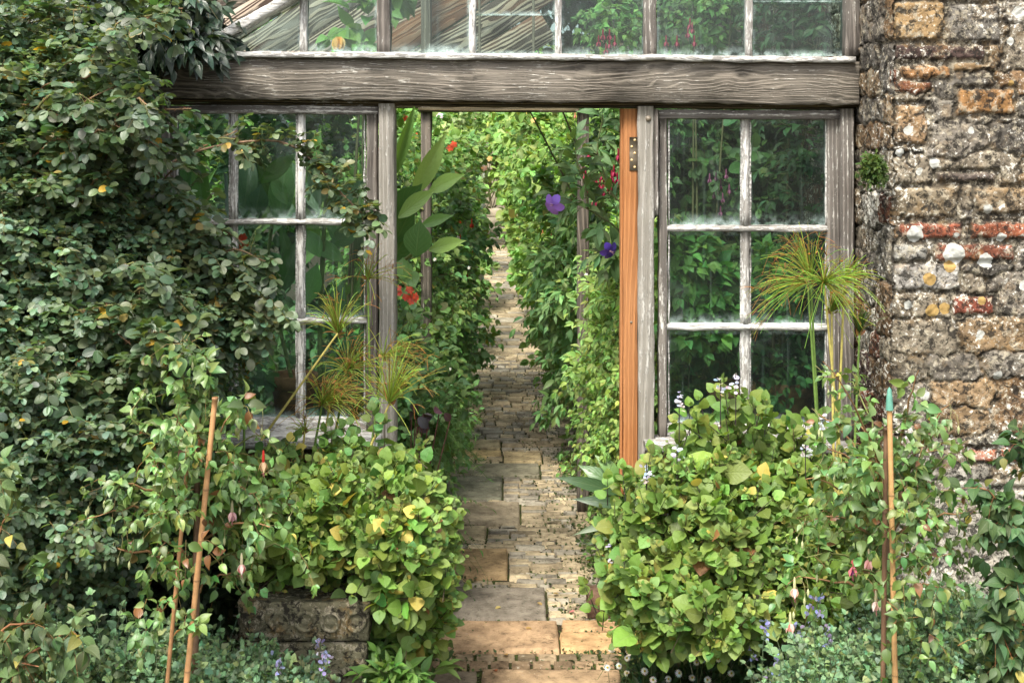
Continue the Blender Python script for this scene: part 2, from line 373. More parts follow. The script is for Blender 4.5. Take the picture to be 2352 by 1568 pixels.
T_PETAL=leaf_tpl([.05,.28,.38,.36,.18],.1,.2)
T_GRASS=leaf_tpl([.03,.03,.02,.0],.2,.5)

def vary(base, n, amt=.25, yellow=0.0, ycol=(.42,.36,.08), brown=0.0):
    base=np.asarray(base,float)
    k=1+rs.normal(0,amt,(n,1)); c=base*np.clip(k,.45,1.8)
    c=c*(1+rs.normal(0,.08,(n,3)))
    # warmer / cooler
    wm=rs.normal(0,.12,n); c[:,0]*=1+wm; c[:,2]*=1-wm*.6
    if yellow>0:
        q=rs.rand(n)<yellow; c[q]=np.array(ycol)*(1+rs.normal(0,.2,(q.sum(),1)))
        q=rs.rand(n)<yellow*2; c[q]=c[q]*.5+np.array(ycol)*.35
    if brown>0:
        q=rs.rand(n)<brown; c[q]=np.array((.2,.09,.035))*(1+rs.normal(0,.3,(q.sum(),1)))
    return np.clip(c,.004,.9)

def frame(D, Nn):
    D=nrm(D); Z=nrm(Nn-(Nn*D).sum(1,keepdims=True)*D); X=np.cross(D,Z); return X,D,Z

def put_leaves(GL, O, D, Nn, size, tpl, col):
    X,Y_,Z=frame(D,Nn); GL.batch(tpl,O,X,Y_,Z,size,col)

def twigs(GL, GS, O, D, L, nodes, tpl, size, ang=1.0, droop=.3, mode='opp', face=(0,-.35,.8), col=(.08,.15,.04), amt=.25,
          yellow=0.0, ycol=(.42,.36,.08), brown=0.0, stem=.0015, scol=(.12,.12,.05), t0=.15, jit=.35, tip=True, taper=.45, petiole=.15, shape=None):
    """leafy shoots: O,D (n,3), L (n,)"""
    n=len(O); 
    if n==0: return
    D=nrm(D); L=np.broadcast_to(np.asarray(L,float),(n,)); dr=droop*(1+rs.normal(0,.25,n))
    def pos(t): return O+D*(L*t)[:,None]+np.array([0,0,-1.])*(L*dr*t*t)[:,None]
    def tan(t): return nrm(D+np.array([0,0,-2.])*(dr*t)[:,None])
    size=np.broadcast_to(np.asarray(size,float),(n,)); size=np.clip(size,np.median(size)*.4,np.median(size)*1.4); phase=rs.rand(n)*PI; tone=1+rs.normal(0,amt*.6,(n,1))
    fc=np.asarray(face,float)
    for j in range(nodes):
        t=t0+(1-t0)*j/max(nodes-1,1); p=pos(t); T=tan(t)
        side=nrm(np.cross(T,np.array([0,0,1.])+rs.normal(0,.02,(n,3)))); upv=np.cross(side,T)
        if mode=='opp':
            ph=phase+j*PI/2+rs.normal(0,.25,n); lat=np.cos(ph)[:,None]*side+np.sin(ph)[:,None]*upv
        elif mode=='alt':
            ph=phase+j*2.4; lat=np.cos(ph)[:,None]*side+np.sin(ph)[:,None]*upv
        else: lat=side
        sz=size*(1-taper*abs(t-.45)*(1.6 if t>.45 else .6))*(1+rs.normal(0,.15,n))
        a=ang*(1-.45*t) if mode!='pin' else ang
        for sg in ((1,) if mode=='alt' else (1,-1)):
            d=nrm(T*math.cos(a)+lat*sg*math.sin(a)+rs.normal(0,jit*.35,(n,3)))
            if mode=='pin': nn=upv+rs.normal(0,jit*.5,(n,3))+fc*.4
            else: nn=fc+T*.35+rs.normal(0,jit,(n,3))
            c=vary(col,n,amt*.7,yellow,ycol,brown)*tone
            put_leaves(GL,p+d*(sz*petiole)[:,None],d,nn,sz,tpl,c)
    if tip:
        T=tan(1.0); put_leaves(GL,pos(1.0),T,(upv if mode=='pin' else fc)+rs.normal(0,.3,(n,3)),size*(1-.4*taper),tpl,vary(col,n,amt)*tone)
    if GS is not None and stem>0:
        ts=np.linspace(0,1,5 if nodes>3 else 3); pts=np.stack([pos(t) for t in ts],1)
        tube(GS,pts,np.linspace(stem,stem*.4,len(ts)),3,vary(scol,n,.2))

def shell(ells, n, inner=.55, lump=.18, top=True):
    """points and outward directions in a union of ellipsoids (px,py,Y,rx_px,rz_px,ry) ; weights by area"""
    w=np.array([e[3]*e[4] for e in ells],float); w/=w.sum(); idx=rs.choice(len(ells),n,p=w)
    E=[]; 
    for e in ells:
        c=P(e[0],e[1],e[2]); s=(DC+e[2])/DC/PXM; E.append((c,np.array([e[3]*s,e[5],e[4]*s])))
    C=np.array([E[i][0] for i in idx]); R=np.array([E[i][1] for i in idx])
    d=nrm(rs.normal(0,1,(n,3))); flip=(d[:,1]>.3)&(rs.rand(n)<.7); d[flip,1]*=-1
    r=inner+(1-inner)*rs.rand(n)**.6
    ph=rs.rand(3)*6; lm=1+lump*(np.sin(d[:,0]*5+ph[0]+idx)*np.sin(d[:,2]*6+ph[1])+.5*np.sin(d[:,0]*13+d[:,2]*11+ph[2]))
    pts=C+d*R*(r*lm)[:,None]
    out=nrm(d/R*R.mean()); return pts,out
def shell_w(ells, n, inner=.55, lump=.18):
    """same, ellipsoids in metres: (x,y,z,rx,ry,rz)"""
    w=np.array([e[3]*e[5] for e in ells],float); w/=w.sum(); idx=rs.choice(len(ells),n,p=w); A=np.array(ells,float)[idx]
    d=nrm(rs.normal(0,1,(n,3))); flip=(d[:,1]>.4)&(rs.rand(n)<.6); d[flip,1]*=-1
    r=inner+(1-inner)*rs.rand(n)**.6; ph=rs.rand(3)*6
    lm=1+lump*(np.sin(d[:,0]*5+ph[0]+idx)*np.sin(d[:,2]*6+ph[1])+.5*np.sin(d[:,0]*13+d[:,2]*11+ph[2]))
    pts=A[:,:3]+d*A[:,3:]*(r*lm)[:,None]; pts[:,2]=np.maximum(pts[:,2],.01)
    return pts,d
def inside(pts, px0,px1,py0,py1): # picture position of points
    s=(DC+pts[:,1])/DC; px=1176+pts[:,0]/s*PXM; py=300+(CH-pts[:,2])/s*PXM
    return (px>px0)&(px<px1)&(py>py0)&(py<py1)
def pxy(pts):
    s=(DC+pts[:,1])/DC; return 1176+pts[:,0]/s*PXM, 300+(CH-pts[:,2])/s*PXM

# ================================================================== THE SETTING
g=G(); n=60
xs=np.concatenate([[-200,-60,-20,-8],np.linspace(-4,4,41),[8,20,60,200]]); ys=np.concatenate([[-200,-40,-10],np.linspace(-5,24,80),[40,100,250]])
xx,yy=np.meshgrid(xs,ys,indexing='ij'); zz=-.03+.012*np.sin(xx*3.1)*np.sin(yy*2.3)
V=np.stack([xx,yy,zz],-1).reshape(-1,3); m_=len(ys)
F=[(i*m_+j,(i+1)*m_+j,(i+1)*m_+j+1,i*m_+j+1) for i in range(len(xs)-1) for j in range(m_-1)]
g.add(V,F); structure(g.build('ground',M_SOIL))
def gnd(px,py):
    s=1190.0/(py-300); return (px-1176)/PXM*s, DC*(s-1)
g=G()
def stone(x0,x1,y0,y1,z,col,bev=.006,jit=.004,nx=3,ny=3):
    """a paving stone with softened edges and a gently uneven top"""
    xs=np.array([x0,x0+bev]+list(np.linspace(x0+bev*2.5,x1-bev*2.5,nx))+[x1-bev,x1]); ys=np.array([y0,y0+bev]+list(np.linspace(y0+bev*2.0,y1-bev*2.0,ny))+[y1-bev,y1])
    X,Y_=np.meshgrid(xs,ys,indexing='ij'); Z=np.full(X.shape,z)+rs.normal(0,jit*.5,X.shape)
    Z[[0,-1],:]=z-.03; Z[:,[0,-1]]=z-.03; 
    X=X+rs.normal(0,jit,X.shape)*.6; Y_=Y_+rs.normal(0,jit,X.shape)*.5
    a,b=X.shape; F=[(i*b+j,(i+1)*b+j,(i+1)*b+j+1,i*b+j+1) for i in range(a-1) for j in range(b-1)]
    g.add(np.stack([X,Y_,Z],-1).reshape(-1,3),F,col)
slabs=[]
def slab(px0,px1,py0,py1,col,pad=0.0):
    x0a,ya=gnd(px0,py1); x0b,yb=gnd(px0,py0); x1a,_=gnd(px1,py1); x1b,_=gnd(px1,py0)
    x0=(x0a+x0b)/2; x1=(x1a+x1b)/2; slabs.append((x0,x1,ya,yb)); 
    stone(x0,x1,ya,yb,.008,col,.006,.0015,8,5)
_st=stone
def stone(x0,x1,y0,y1,z,col,*a): _st(x0,x1,y0,y1,z,np.clip(np.asarray(col)*1.4,0,.62),*a)
GREY=(.17,.155,.12); TAN=(.33,.25,.14); ORNG=(.42,.25,.12); 
slab(985,1255,1352,1424,(.18,.16,.13)); slab(960,1284,1428,1496,(.31,.215,.13)); slab(1290,1425,1427,1450,(.36,.24,.13)); slab(1286,1425,1455,1494,(.40,.27,.14))
slab(1000,1167,1262,1328,(.25,.18,.1)); slab(1010,1195,1155,1206,(.2,.17,.12)); slab(1000,1154,1096,1148,(.16,.16,.12)); slab(1020,1240,1066,1094,(.19,.18,.13))
slab(1040,1152,1036,1050,(.42,.32,.17)); slab(1156,1245,1040,1062,(.36,.29,.17)); slab(1030,1150,1012,1032,(.36,.3,.19))
slab(1040,1118,1210,1235,(.24,.2,.13))
# kerb of bricks on edge and the concrete below it
bx0,by0=gnd(980,1534); bx1,by1=gnd(1400,1503)
x=bx0
while x<bx1:
    stone(x,x+.062,by0,(by0+by1)/2-.003,.004,np.array((.2,.145,.09))*(1+rs.normal(0,.2)),.003,.0012); stone(x+.02,x+.082,(by0+by1)/2+.003,by1,.004,np.array((.18,.14,.09))*(1+rs.normal(0,.2)),.003,.0012); x+=.069
slabs.append((bx0-.05,bx1+.05,by0-.01,by1+.01))
slab(1100,1440,1540,1700,(.25,.18,.11)); slab(900,1094,1545,1700,(.17,.14,.1))
# rows of narrow setts
def xc(Y): s=(DC+Y)/DC; return .132-.075*s
Y=by1+.02
while Y<17.4:
    rd=.034+.012*rs.rand() if Y<2.5 else (.06+.03*rs.rand() if Y<6 else .13+.08*rs.rand())
    x=xc(Y)-.42-.1*rs.rand(); xe=xc(Y)+.36+.1*rs.rand()
    if 0<Y<.8: xe+=.12
    tone=1+rs.normal(0,.12)
    while x<xe:
        w=rs.uniform(.045,.14) if Y<6 else rs.uniform(.12,.3)
        mx_,my_=x+w/2,Y+rd/2
        hit=[q for q in slabs if q[2]-.2*rd<my_<q[3]+.2*rd and q[0]<x+w and q[1]>x]
        if hit and hit[0][0]<=x+.025: x=hit[0][1]+.005; continue
        if hit: w=hit[0][0]-.004-x+.006
        if True:
            base=np.array((.31,.26,.175)) if rs.rand()<.6 else np.array((.26,.24,.195))
            stone(x,x+w-.006,Y,Y+rd-.006,.002+rs.normal(0,.003),base*tone*(1+rs.normal(0,.16)),.003 if Y<6 else .006,.003,2,2)
        x+=w
    Y+=rd
structure(g.build('path',M_PAVE))
# soil-and-moss bed under the stones
def moss_mat():
    m,nt,out=newmat('joint_moss'); co=coords(nt); n1=noise(nt,co,14,5,.7); n2=noise(nt,co,120,4,.7)
    c=mixc(nt,ramp(nt,n1,[(.4,0.0),(.6,1.0)]),(.045,.035,.022),(.06,.085,.02)); principled(nt,out,c,.95,bump(nt,n2,1.0,.01),.1); return m
M_MOSS=moss_mat()
g=G(); xs=np.linspace(-.9,1.0,30); ys=np.linspace(-.75,19,220); X,Y_=np.meshgrid(xs,ys,indexing='ij')
Z=-.012+rs.normal(0,.004,X.shape); b=len(ys)
g.add(np.stack([X-.07*(Y_/DC),Y_,Z],-1).reshape(-1,3),[(i*b+j,(i+1)*b+j,(i+1)*b+j+1,i*b+j+1) for i in range(len(xs)-1) for j in range(b-1)])
structure(g.build('path_bed',M_MOSS))
# tufts of moss and weed between the stones
g=G(); k=6000; Yt=rs.rand(k)**1.6*6-.3; sd_=np.where(rs.rand(k)<.62,1,-1)
Xt=xc(Yt)+np.where(sd_>0,.30-np.abs(rs.normal(0,.12,k)),-.32+np.abs(rs.normal(0,.1,k)))
O=np.stack([Xt,Yt,np.full(k,.0)],1); D=rs.normal(0,.6,(k,3)); D[:,2]=np.abs(D[:,2])*.5+.2
put_leaves(g,O,D,rs.normal(0,.5,(k,3))+[0,0,1],.006+.008*rs.rand(k),T_CAT,vary((.06,.09,.022),k,.3))
structure(g.build('moss_tufts',ML),'stuff')
# low creeping plants beside the path on the right
g=G(); k=5200; Yt=rs.rand(k)*2.6-.05; Xt=.34+.35*rs.rand(k)**.8-.03*Yt+.04*np.sin(Yt*5); hh=.02+.07*rs.rand(k)
O=np.stack([Xt,Yt,hh],1); D=rs.normal(0,.7,(k,3)); D[:,2]=np.abs(D[:,2])*.4
put_leaves(g,O,D,rs.normal(0,.4,(k,3))+[0,-.2,1],.014+.014*rs.rand(k),T_OVATE_LOW,vary((.07,.13,.025),k,.35,.02))
structure(g.build('ground_cover',ML),'stuff')

# ================================================================== GLASSHOUSE
gh=thing('greenhouse','weathered timber lean-to greenhouse with flaking grey lintel, old panes and open doorway','greenhouse',(-.0,0,0))
def part(name,mat,parent,fn,**k):
    g=G(); fn(g); return g.build(name,mat,parent,**k)
part('lintel',W_BEAM,gh,lambda g: hbar(g,330,1974,127,226,145,238,-.06,.16,ch=.006,n=60,jit=.0022))
part('moulding',W_MOULD,gh,lambda g: (hbar(g,380,1972,227,234,239,246,-.02,.10,n=20,jit=.0006), hbar(g,384,1970,235,241,247,251,.0,.08,n=20,jit=.0006)))
part('upper_sill',W_BARH,gh,lambda g: hbar(g,500,1966,117,131,130,143.5,-.085,.17,ch=.004,n=50,jit=.0016))
# glazing above the lintel
ups=[((513,524),118,60),((688,704),119,-60),((865,894),122,-60),((1078,1092),127,-60),((1275,1290),128,-60),((1480,1509),132,-60),((1714,1729),129,-60),((1942,1976),128,-60)]
for (x0,x1),yb,yt in ups:
    part('glazing_bar',W_FRAME if x1-x0>20 else W_BAR,gh,lambda g: vbar(g,x0,x1,x0,x1,yt,yb,-.04 if x1-x0<20 else -.055,.05 if x1-x0<20 else .08,n=8))
def pane(parent,x0,x1,y0,y1,Yf,th=.003,tilt=0.0,cut=None):
    g=G(); a=P(x0,y0,Yf);b=P(x1,y0,Yf);c=P(x1,y1,Yf);d=P(x0,y1,Yf); 
    if cut is not None: a=P(x0,cut,Yf)
    q=np.array([a,b,c,d]); k=q+[0,th,0]
    g.add(np.concatenate([q,k]),[(0,3,2,1),(4,5,6,7),(0,1,5,4),(2,3,7,6),(1,2,6,5),(0,4,7,3)],(1,1,1),[(0,1),(1,1),(1,0),(0,0)]*2)
    return g.build('pane',M_GLASS,parent,smooth=False)
bounds=[(524,688),(704,865),(894,1078),(1092,1275),(1290,1480),(1509,1714),(1729,1942)]
pane(gh,524,688,-4,117,-.012,cut=80)
for i,(x0,x1) in enumerate(bounds[1:]):
    yb=[119,122,126,128,129,129][i]
    if i in (2,):
        pane(gh,x0,x1,-60,36,-.016); pane(gh,x0,x1,33,yb,-.009)
    elif i==5:
        pane(gh,x0,x1,-60,5,-.016); pane(gh,x0,x1,3,yb,-.009)
    else: pane(gh,x0,x1,-60,yb,-.012)
# bargeboard of the roof slope on the left
part('bargeboard',W_BARH,gh,lambda g: beam(g,P(500,92,-.05),P(860,-112,-.05),(0,0,1),.03,.09,n=20))
def roof_boards(g):
    for i in range(4):
        o=np.array([-.045,.05,.06])*(i+1)*1.0
        beam(g,P(430,85,-.02)+[-.02*i,.0,.055*(i+.6)],P(860,-160,-.02)+[-.02*i,.0,.055*(i+.6)],(0,0,1),.05,.03+.004*i,n=16)
part('roof_edge',W_BOARD,gh,roof_boards)

# door posts and the fresh timber jamb
part('door_post',W_POST,gh,lambda g: vbar(g,869,905,872,910,238,1492,-.045,.10,n=30))
part('door_post',W_POST,gh,lambda g: vbar(g,1466,1502,1467,1505,244,1492,-.045,.10,n=30))
jb=part('door_jamb',W_JAMB,gh,lambda g: (vbar(g,1432,1465,1430,1466,250,1492,-.02,.05,n=24,jit=.0006), vbar(g,1425.5,1432,1424,1430,250,1492,-.005,.05,n=24,jit=.0006)))
hp=part('hinge_plate',M_METAL,jb,lambda g: vbar(g,1446,1464,1446,1464,315,392,-.0235,.003,n=2,jit=0,ch=.001))
def screws(g):
    for u,v in ((1458,322),(1451,337),(1458,352),(1451,368),(1458,384)): lathe(g,P(u,v,-.0235),[(.0001,-.0025),(.003,-.002),(.0042,.0)],10,axis=(0,1,0))
part('screw',M_BRASS,hp if False else jb,screws)
part('bolt_head',M_METAL,gh,lambda g: lathe(g,P(1489,273,-.046),[(.0001,-.008),(.006,-.007),(.0095,-.003),(.01,.002)],14,axis=(0,1,0)))
part('bolt_head',M_METAL,gh,lambda g: lathe(g,P(1450,740,-.021),[(.0001,-.002),(.004,-.001),(.005,.002)],10,axis=(0,1,0)))
part('staff_bead',W_FRAME,gh,lambda g: vbar(g,1503,1513,1504,1513,251,495,-.042,.03,n=10))
part('wall_post',W_FRAME,gh,lambda g: vbar(g,1932,1962,1932,1964,250,1016,-.03,.09,n=24))
part('wall_post',W_FRAME,gh,lambda g: vbar(g,344,388,346,390,242,1492,-.03,.09,n=24))
# inner door frame
YI=1.6
inner=lambda x0,x1,y1:(lambda g: vbar(g,x0,x1,x0,x1,-220,y1,YI,.08,n=20))
part('inner_post',W_DARK,gh,inner(966,990,1180)); part('inner_post',W_DARK,gh,lambda g: vbar(g,1327,1353,1327,1353,250,1180,YI,.08,n=20))
part('inner_lintel',W_MOULD,gh,lambda g: (hbar(g,960,1330,247,257,249,258,YI-.03,.06,n=10),hbar(g,560,1800,228,247,232,249,YI+.0,.09,n=20)))
def boards(g):
    w=.155; ax=np.array([2.15,0,1.333]); per=w/math.cos(math.atan2(1.333,2.15))
    for i in range(-9,12):
        a=np.array([-1.75,YI+.13+.006*(i%2),1.42+i*per]); t=max(0,(1.93-a[2])/1.333); xe=.16+.03*rs.randn(); e=min(1.0,(xe+1.75)/2.15)
        if t<e-.03: beam(g,a+ax*t,a+ax*e,(-.53,0,.85),w-.006,.02,n=20,jit=.0012,ch=.003)
def board_mat():
    m,nt,out=newmat('weathered_boards'); t=N(nt,'ShaderNodeTexCoord'); mp=N(nt,'ShaderNodeMapping'); mp.inputs['Rotation'].default_value=(0,math.atan2(1.24,2.0),0)
    nt.links.new(t.outputs['Object'],mp.inputs['Vector']); sp=N(nt,'ShaderNodeSeparateXYZ'); nt.links.new(mp.outputs[0],sp.inputs[0])
    m2=N(nt,'ShaderNodeMapping'); m2.inputs['Scale'].default_value=(1.3,6,7); nt.links.new(mp.outputs[0],m2.inputs['Vector'])
    nz=noise(nt,m2.outputs[0],1.2,3,.5); z=mth(nt,'ADD',sp.outputs[2],mth(nt,'MULTIPLY',nz,.22))
    wv=mth(nt,'SINE',mth(nt,'MULTIPLY',z,270.0)); fine=noise(nt,mp.outputs[0],70,4,.7)
    g_=ramp(nt,mth(nt,'ADD',wv,mth(nt,'MULTIPLY',fine,.5)),[(.0,0.0),(.6,1.0)])
    big=noise(nt,m2.outputs[0],.8,3,.6)
    c=mixc(nt,g_,(.06,.04,.03),(.36,.29,.22)); c=mixc(nt,ramp(nt,big,[(.5,0.0),(.62,.8)]),c,(.22,.09,.045))
    c=mixc(nt,ramp(nt,noise(nt,m2.outputs[0],1.7,3,.6),[(.5,0.0),(.65,.55)]),c,(.45,.42,.37))
    principled(nt,out,c,.85,bump(nt,g_,.8,.006),.2); return m
part('board_panel',board_mat(),gh,boards)
for y in (3.2,5.2,7.4,9.8): part('rafter',W_DARK,gh,lambda g: beam(g,(-1.5,y,2.1),(1.17,y,3.55),(0,0,1),.07,.045,n=10))
part('wall_plate',W_DARK,gh,lambda g: beam(g,(-1.5,.05,2.02),(-1.5,11,2.02),(0,0,1),.08,.08,n=10))
# iron rods near the boards
for u in (1101,1225): part('iron_rod',M_METAL,gh,lambda g: tube(g,[P(u,-40,.9),P(u+1,225,.9)],.006,6))
# windows
def window(xl0,xl1,yt0,yt1,slx,glassx,muntx,munty,ybot,Yf,label=None):
    """frame + bars + panes; rails slope a little like the real ones"""
    sl=lambda x:(x-xl0)*slx
    g=G()
    gx0,gx1=glassx
    vbar(g,xl0,gx0-2,xl0,gx0-2,yt1,ybot[1],Yf+.002,.06,n=20); vbar(g,gx1+2,xl1,gx1+2,xl1,yt1+sl(xl1),ybot[1]+2,Yf+.002,.06,n=20)
    hbar(g,xl0+6,xl1-6,ybot[0]+8,ybot[1]-4,ybot[0]+8+sl(xl1)*.6,ybot[1]-4+sl(xl1)*.6,Yf+.03,.026,n=6)
    w=g.build('window',W_FRAME,gh)
    g=G(); hbar(g,xl0,xl1,yt0,yt1,yt0+sl(xl1),yt1+sl(xl1),Yf-.002,.06,n=14); g.build('top_rail',W_FRAMEH,w)
    gb=G(); hbar(gb,gx0-2,gx1+2,ybot[0],ybot[1],ybot[0]+sl(gx1)*.6,ybot[1]+sl(gx1)*.6,Yf+.0,.06,n=12); gb.build('bottom_rail',W_BARH,w)
    bars=[gx0]+[b for m in muntx for b in m]+[gx1]; rows=[yt1]+[b for m in munty for b in m]+[ybot[0]]
    for a,b in muntx:
        ends=rows
        for i in range(0,len(rows),2):
            gb=G(); vbar(gb,a,b,a,b,rows[i]+sl(a),rows[i+1]+sl(a),Yf+.008,.034,n=8,ch=.006); gb.build('glazing_bar',W_BAR,w)
    for a,b in munty:
        gb=G(); hbar(gb,gx0-3,gx1+3,a,b,a+sl(gx1)*.6,b+sl(gx1)*.6,Yf+.004,.036,n=12,ch=.006); gb.build('glazing_bar',W_BARH,w)
    # thin putty edges beside the glass
    gb=G()
    for i in range(0,len(bars),2):
        for j in range(0,len(rows),2):
            y1=rows[j+1]+2; hbar(gb,bars[i],bars[i+1],y1-4,y1,y1-4+sl(bars[i+1])*.3,y1+sl(bars[i+1])*.3,Yf+.018,.012,n=10,jit=.0016)
            vbar(gb,bars[i],bars[i]+3,bars[i],bars[i]+3,rows[j],rows[j+1],Yf+.018,.012,n=10,jit=.0014); vbar(gb,bars[i+1]-3,bars[i+1],bars[i+1]-3,bars[i+1],rows[j],rows[j+1],Yf+.018,.012,n=10,jit=.0014)
    gb.build('putty',W_BARH,w)
    for i in range(0,len(bars),2):
        for j in range(0,len(rows),2): pane(w,bars[i]-1,bars[i+1]+1,rows[j],rows[j+1]+3,Yf+.026)
    return w
wL=window(388,867,242,261,.004,(405,839),[(528,543),(682,698)],[(504,516),(731,743)],(960,998),-.012)
wR=window(1514,1930,252,273,.004,(1535,1899),[(1704,1722)],[(519,532),(744,759)],(973,1013),-.012)
part('window_sill',W_BARH,wL,lambda g: hbar(g,380,872,1000,1031,1002,1034,-.09,.12,n=20,ch=.006))
part('window_sill',W_BARH,wR,lambda g: hbar(g,1481,1966,1016,1041,1020,1045,-.09,.12,n=20,ch=.006))
def base_wall(g,x0,x1,yt):
    if True:
        z1=P(0,yt)[2]; X0,X1=P(x0,0)[0],P(x1,0)[0]; rows=int(z1/.078); 
        g.add(np.array([[X0,.01,0],[X1,.01,0],[X1,.01,z1],[X0,.01,z1],[X0,.12,0],[X1,.12,0],[X1,.12,z1],[X0,.12,z1]]),[(0,1,2,3),(5,4,7,6),(3,2,6,7)],(.25,.22,.18))
        for r in range(rows):
            z=z1-(r+1)*.078; x=X0+(.1 if r%2 else 0)-.1
            while x<X1:
                a=max(x,X0)+.005; b=min(x+.21,X1)-.005
                if b-a>.02:
                    beam(g,((a),.04,z+.036),((b),.04,z+.036),(0,0,1),.066,.09,ch=.006,n=3,jit=.002,C=np.array((.26,.09,.05))*(1+rs.normal(0,.25)))
                x+=.215
part('base_wall',M_STONE,gh,lambda g: base_wall(g,346,868,1034)); part('base_wall',M_STONE,gh,lambda g: base_wall(g,1505,1966,1044))

# ================================================================== STONE WALL (right)
wall=thing('stone_wall','rugged rubble stone wall with brick courses, blotched with pale lichen','wall',(2.2,-.386,0))
XW=1.175; YW=-.386
rs2=np.random.RandomState(3)
def smoothnoise(x,y,f,seed=0):
    return (np.sin(x*f*1.7+seed)*np.sin(y*f*2.1+seed*1.3)+.5*np.sin(x*f*4.1+y*f*3.3+seed*2)+.35*np.sin(x*f*8.3-y*f*9.1+seed))/1.85
def wX(px): return (px-1176)/PXM*((DC+YW)/DC)
def wZ(py): return CH-(py-300)/PXM*((DC+YW)/DC)
fixed=[(2052,2262,103,138,(.075,.05,.045)),(2068,2210,512,548,(.27,.085,.05)),(2232,2360,510,548,(.3,.1,.055)),(2052,2130,562,600,(.3,.3,.28)),(2150,2330,560,598,(.22,.08,.05)),
 (2046,2206,606,666,(.34,.33,.31)),(2190,2282,680,722,(.24,.07,.045)),(2224,2290,1030,1062,(.42,.12,.06)),(2296,2420,1030,1062,(.42,.12,.06)),(2276,2400,1072,1118,(.24,.19,.13)),(2068,2182,150,180,(.36,.2,.09)),
 (2052,2170,4,92,(.36,.25,.13)),(2176,2296,10,96,(.2,.19,.17)),(2200,2330,205,262,(.34,.19,.08)),(2056,2130,240,330,(.32,.22,.13)),(2150,2290,395,418,(.11,.09,.08)),(2060,2200,430,500,(.24,.2,.14)),(2240,2380,430,490,(.26,.2,.13))]
def masonry(U,Vv,seeds,cols,offs,rects):
    """irregular coursed rubble: returns relief and colour for every point of a grid"""
    d1=np.full(U.shape,9.);d2=np.full(U.shape,9.);idx=np.zeros(U.shape,int)
    wu=U+.014*smoothnoise(U,Vv,16,1)+.006*smoothnoise(U,Vv,45,4); wv=Vv+.012*smoothnoise(U,Vv,14,7)+.006*smoothnoise(U,Vv,41,9)
    for k,(a,b,hw,hh) in enumerate(seeds):
        m=(np.abs(wu-a)<hw*3.2)&(np.abs(wv-b)<hh*3.2)
        if not m.any(): continue
        x=(wu[m]-a)/hw; y=(wv[m]-b)/hh; d=(np.abs(x)**4+np.abs(y)**4)**.25
        p=d1[m]; q=d2[m]; ii=idx[m]; nb=d<p; q=np.where(nb,p,np.minimum(q,d)); p=np.where(nb,d,p); ii=np.where(nb,k,ii); d1[m]=p; d2[m]=q; idx[m]=ii
    e=np.clip((d2-d1)/.22,0,1)
    e=np.where(d1>1.25,e*.4,e)
    col=cols[idx]; off=offs[idx]
    for (a,b,c,d,cc) in rects:
        jx=.007*smoothnoise(U,Vv,30,3); x=U+jx; z=Vv+jx*.8; dd=np.minimum(np.minimum(x-a,b-x),np.minimum(z-c,d-z)); out=dd<0; near=(dd>-.012)&out
        e=np.where(dd>=0,np.clip(dd/.008,0,1),np.where(near,np.minimum(e,.1),e)); off=np.where(dd>=0,.012,off); col=np.where((dd>=0)[...,None],np.array(cc),col)
    rough=.004*smoothnoise(U,Vv,33,2)+.002*smoothnoise(U,Vv,90,5)+rs.normal(0,.0007,U.shape)
    h=e**.6*(.009+off*.7)+rough; t=np.clip(e*1.3,0,1)[...,None]; return h,col*t+np.array((.12,.105,.08))*(1-t)
def make_seeds(u0,u1,z1,brick=.25):
    out=[];cols=[];offs=[];z=0
    pal=[(.27,.235,.18),(.22,.2,.17),(.31,.22,.13),(.18,.165,.145),(.3,.28,.24),(.13,.12,.105),(.28,.18,.1)]
    while z<z1:
        h=rs2.choice([.08,.11,.14,.17]); u=u0-.1*rs2.rand()
        while u<u1:
            w=rs2.uniform(.10,.27); thin=rs2.rand()<.2
            if h>.13 and rs2.rand()<.35:
                for q in (0,1): out.append((u+w/2,z+h*(.25+.5*q),w/2,h/4)); cols.append(np.array(pal[rs2.randint(7)])*(1+rs2.normal(0,.2))); offs.append(.004+.014*rs2.rand())
            else:
                out.append((u+w/2,z+h/2+rs2.normal(0,.008),w/2,h/2)); c=np.array((.22,.09,.055) if rs2.rand()<brick*.4 else pal[rs2.randint(7)])*(1+rs2.normal(0,.2)); cols.append(c); offs.append(.004+.016*rs2.rand())
            u+=w
        z+=h
    return out,np.clip(np.array(cols)*.82,.03,.6),np.array(offs)
def grid_faces(a,b): 
    i,j=np.meshgrid(np.arange(a-1),np.arange(b-1),indexing='ij'); q=(i*b+j).ravel(); return np.stack([q,q+b,q+b+1,q+1],1)
sd1=make_seeds(XW,4.4,3.7)
g=G(); us=np.concatenate([np.arange(XW-.006,XW+1.25,.0055),np.arange(XW+1.25,4.4,.05)]); vs=np.concatenate([np.arange(-.05,.25,.02),np.arange(.25,2.35,.0055),np.arange(2.35,3.7,.04)])
U,Vv=np.meshgrid(us,vs,indexing='ij'); rects=[(wX(a),wX(b),wZ(d),wZ(c),cc) for a,b,c,d,cc in fixed]
h,col=masonry(U,Vv,*sd1,rects)
round_=np.clip(1-(U-XW)/.03,0,1)**2*.018
g.add(np.stack([U+.0*U,YW+.012-h+round_,Vv],-1).reshape(-1,3),grid_faces(*U.shape),col.reshape(-1,3)); g.build('stonework',M_WALL,wall)
g=G(); us=np.concatenate([np.arange(YW-.004,.12,.0055),np.arange(.12,11.5,.06)]); sd2=make_seeds(YW,11.5,3.7,1.2)
U,Vv=np.meshgrid(us,vs,indexing='ij'); h,col=masonry(U,Vv,*sd2,[])
g.add(np.stack([XW+.006-h*1.2+np.clip(1-(U-YW)/.03,0,1)**2*.012,U,Vv],-1).reshape(-1,3),grid_faces(*U.shape),col.reshape(-1,3)*.85); g.build('return_stonework',M_STONE,wall)
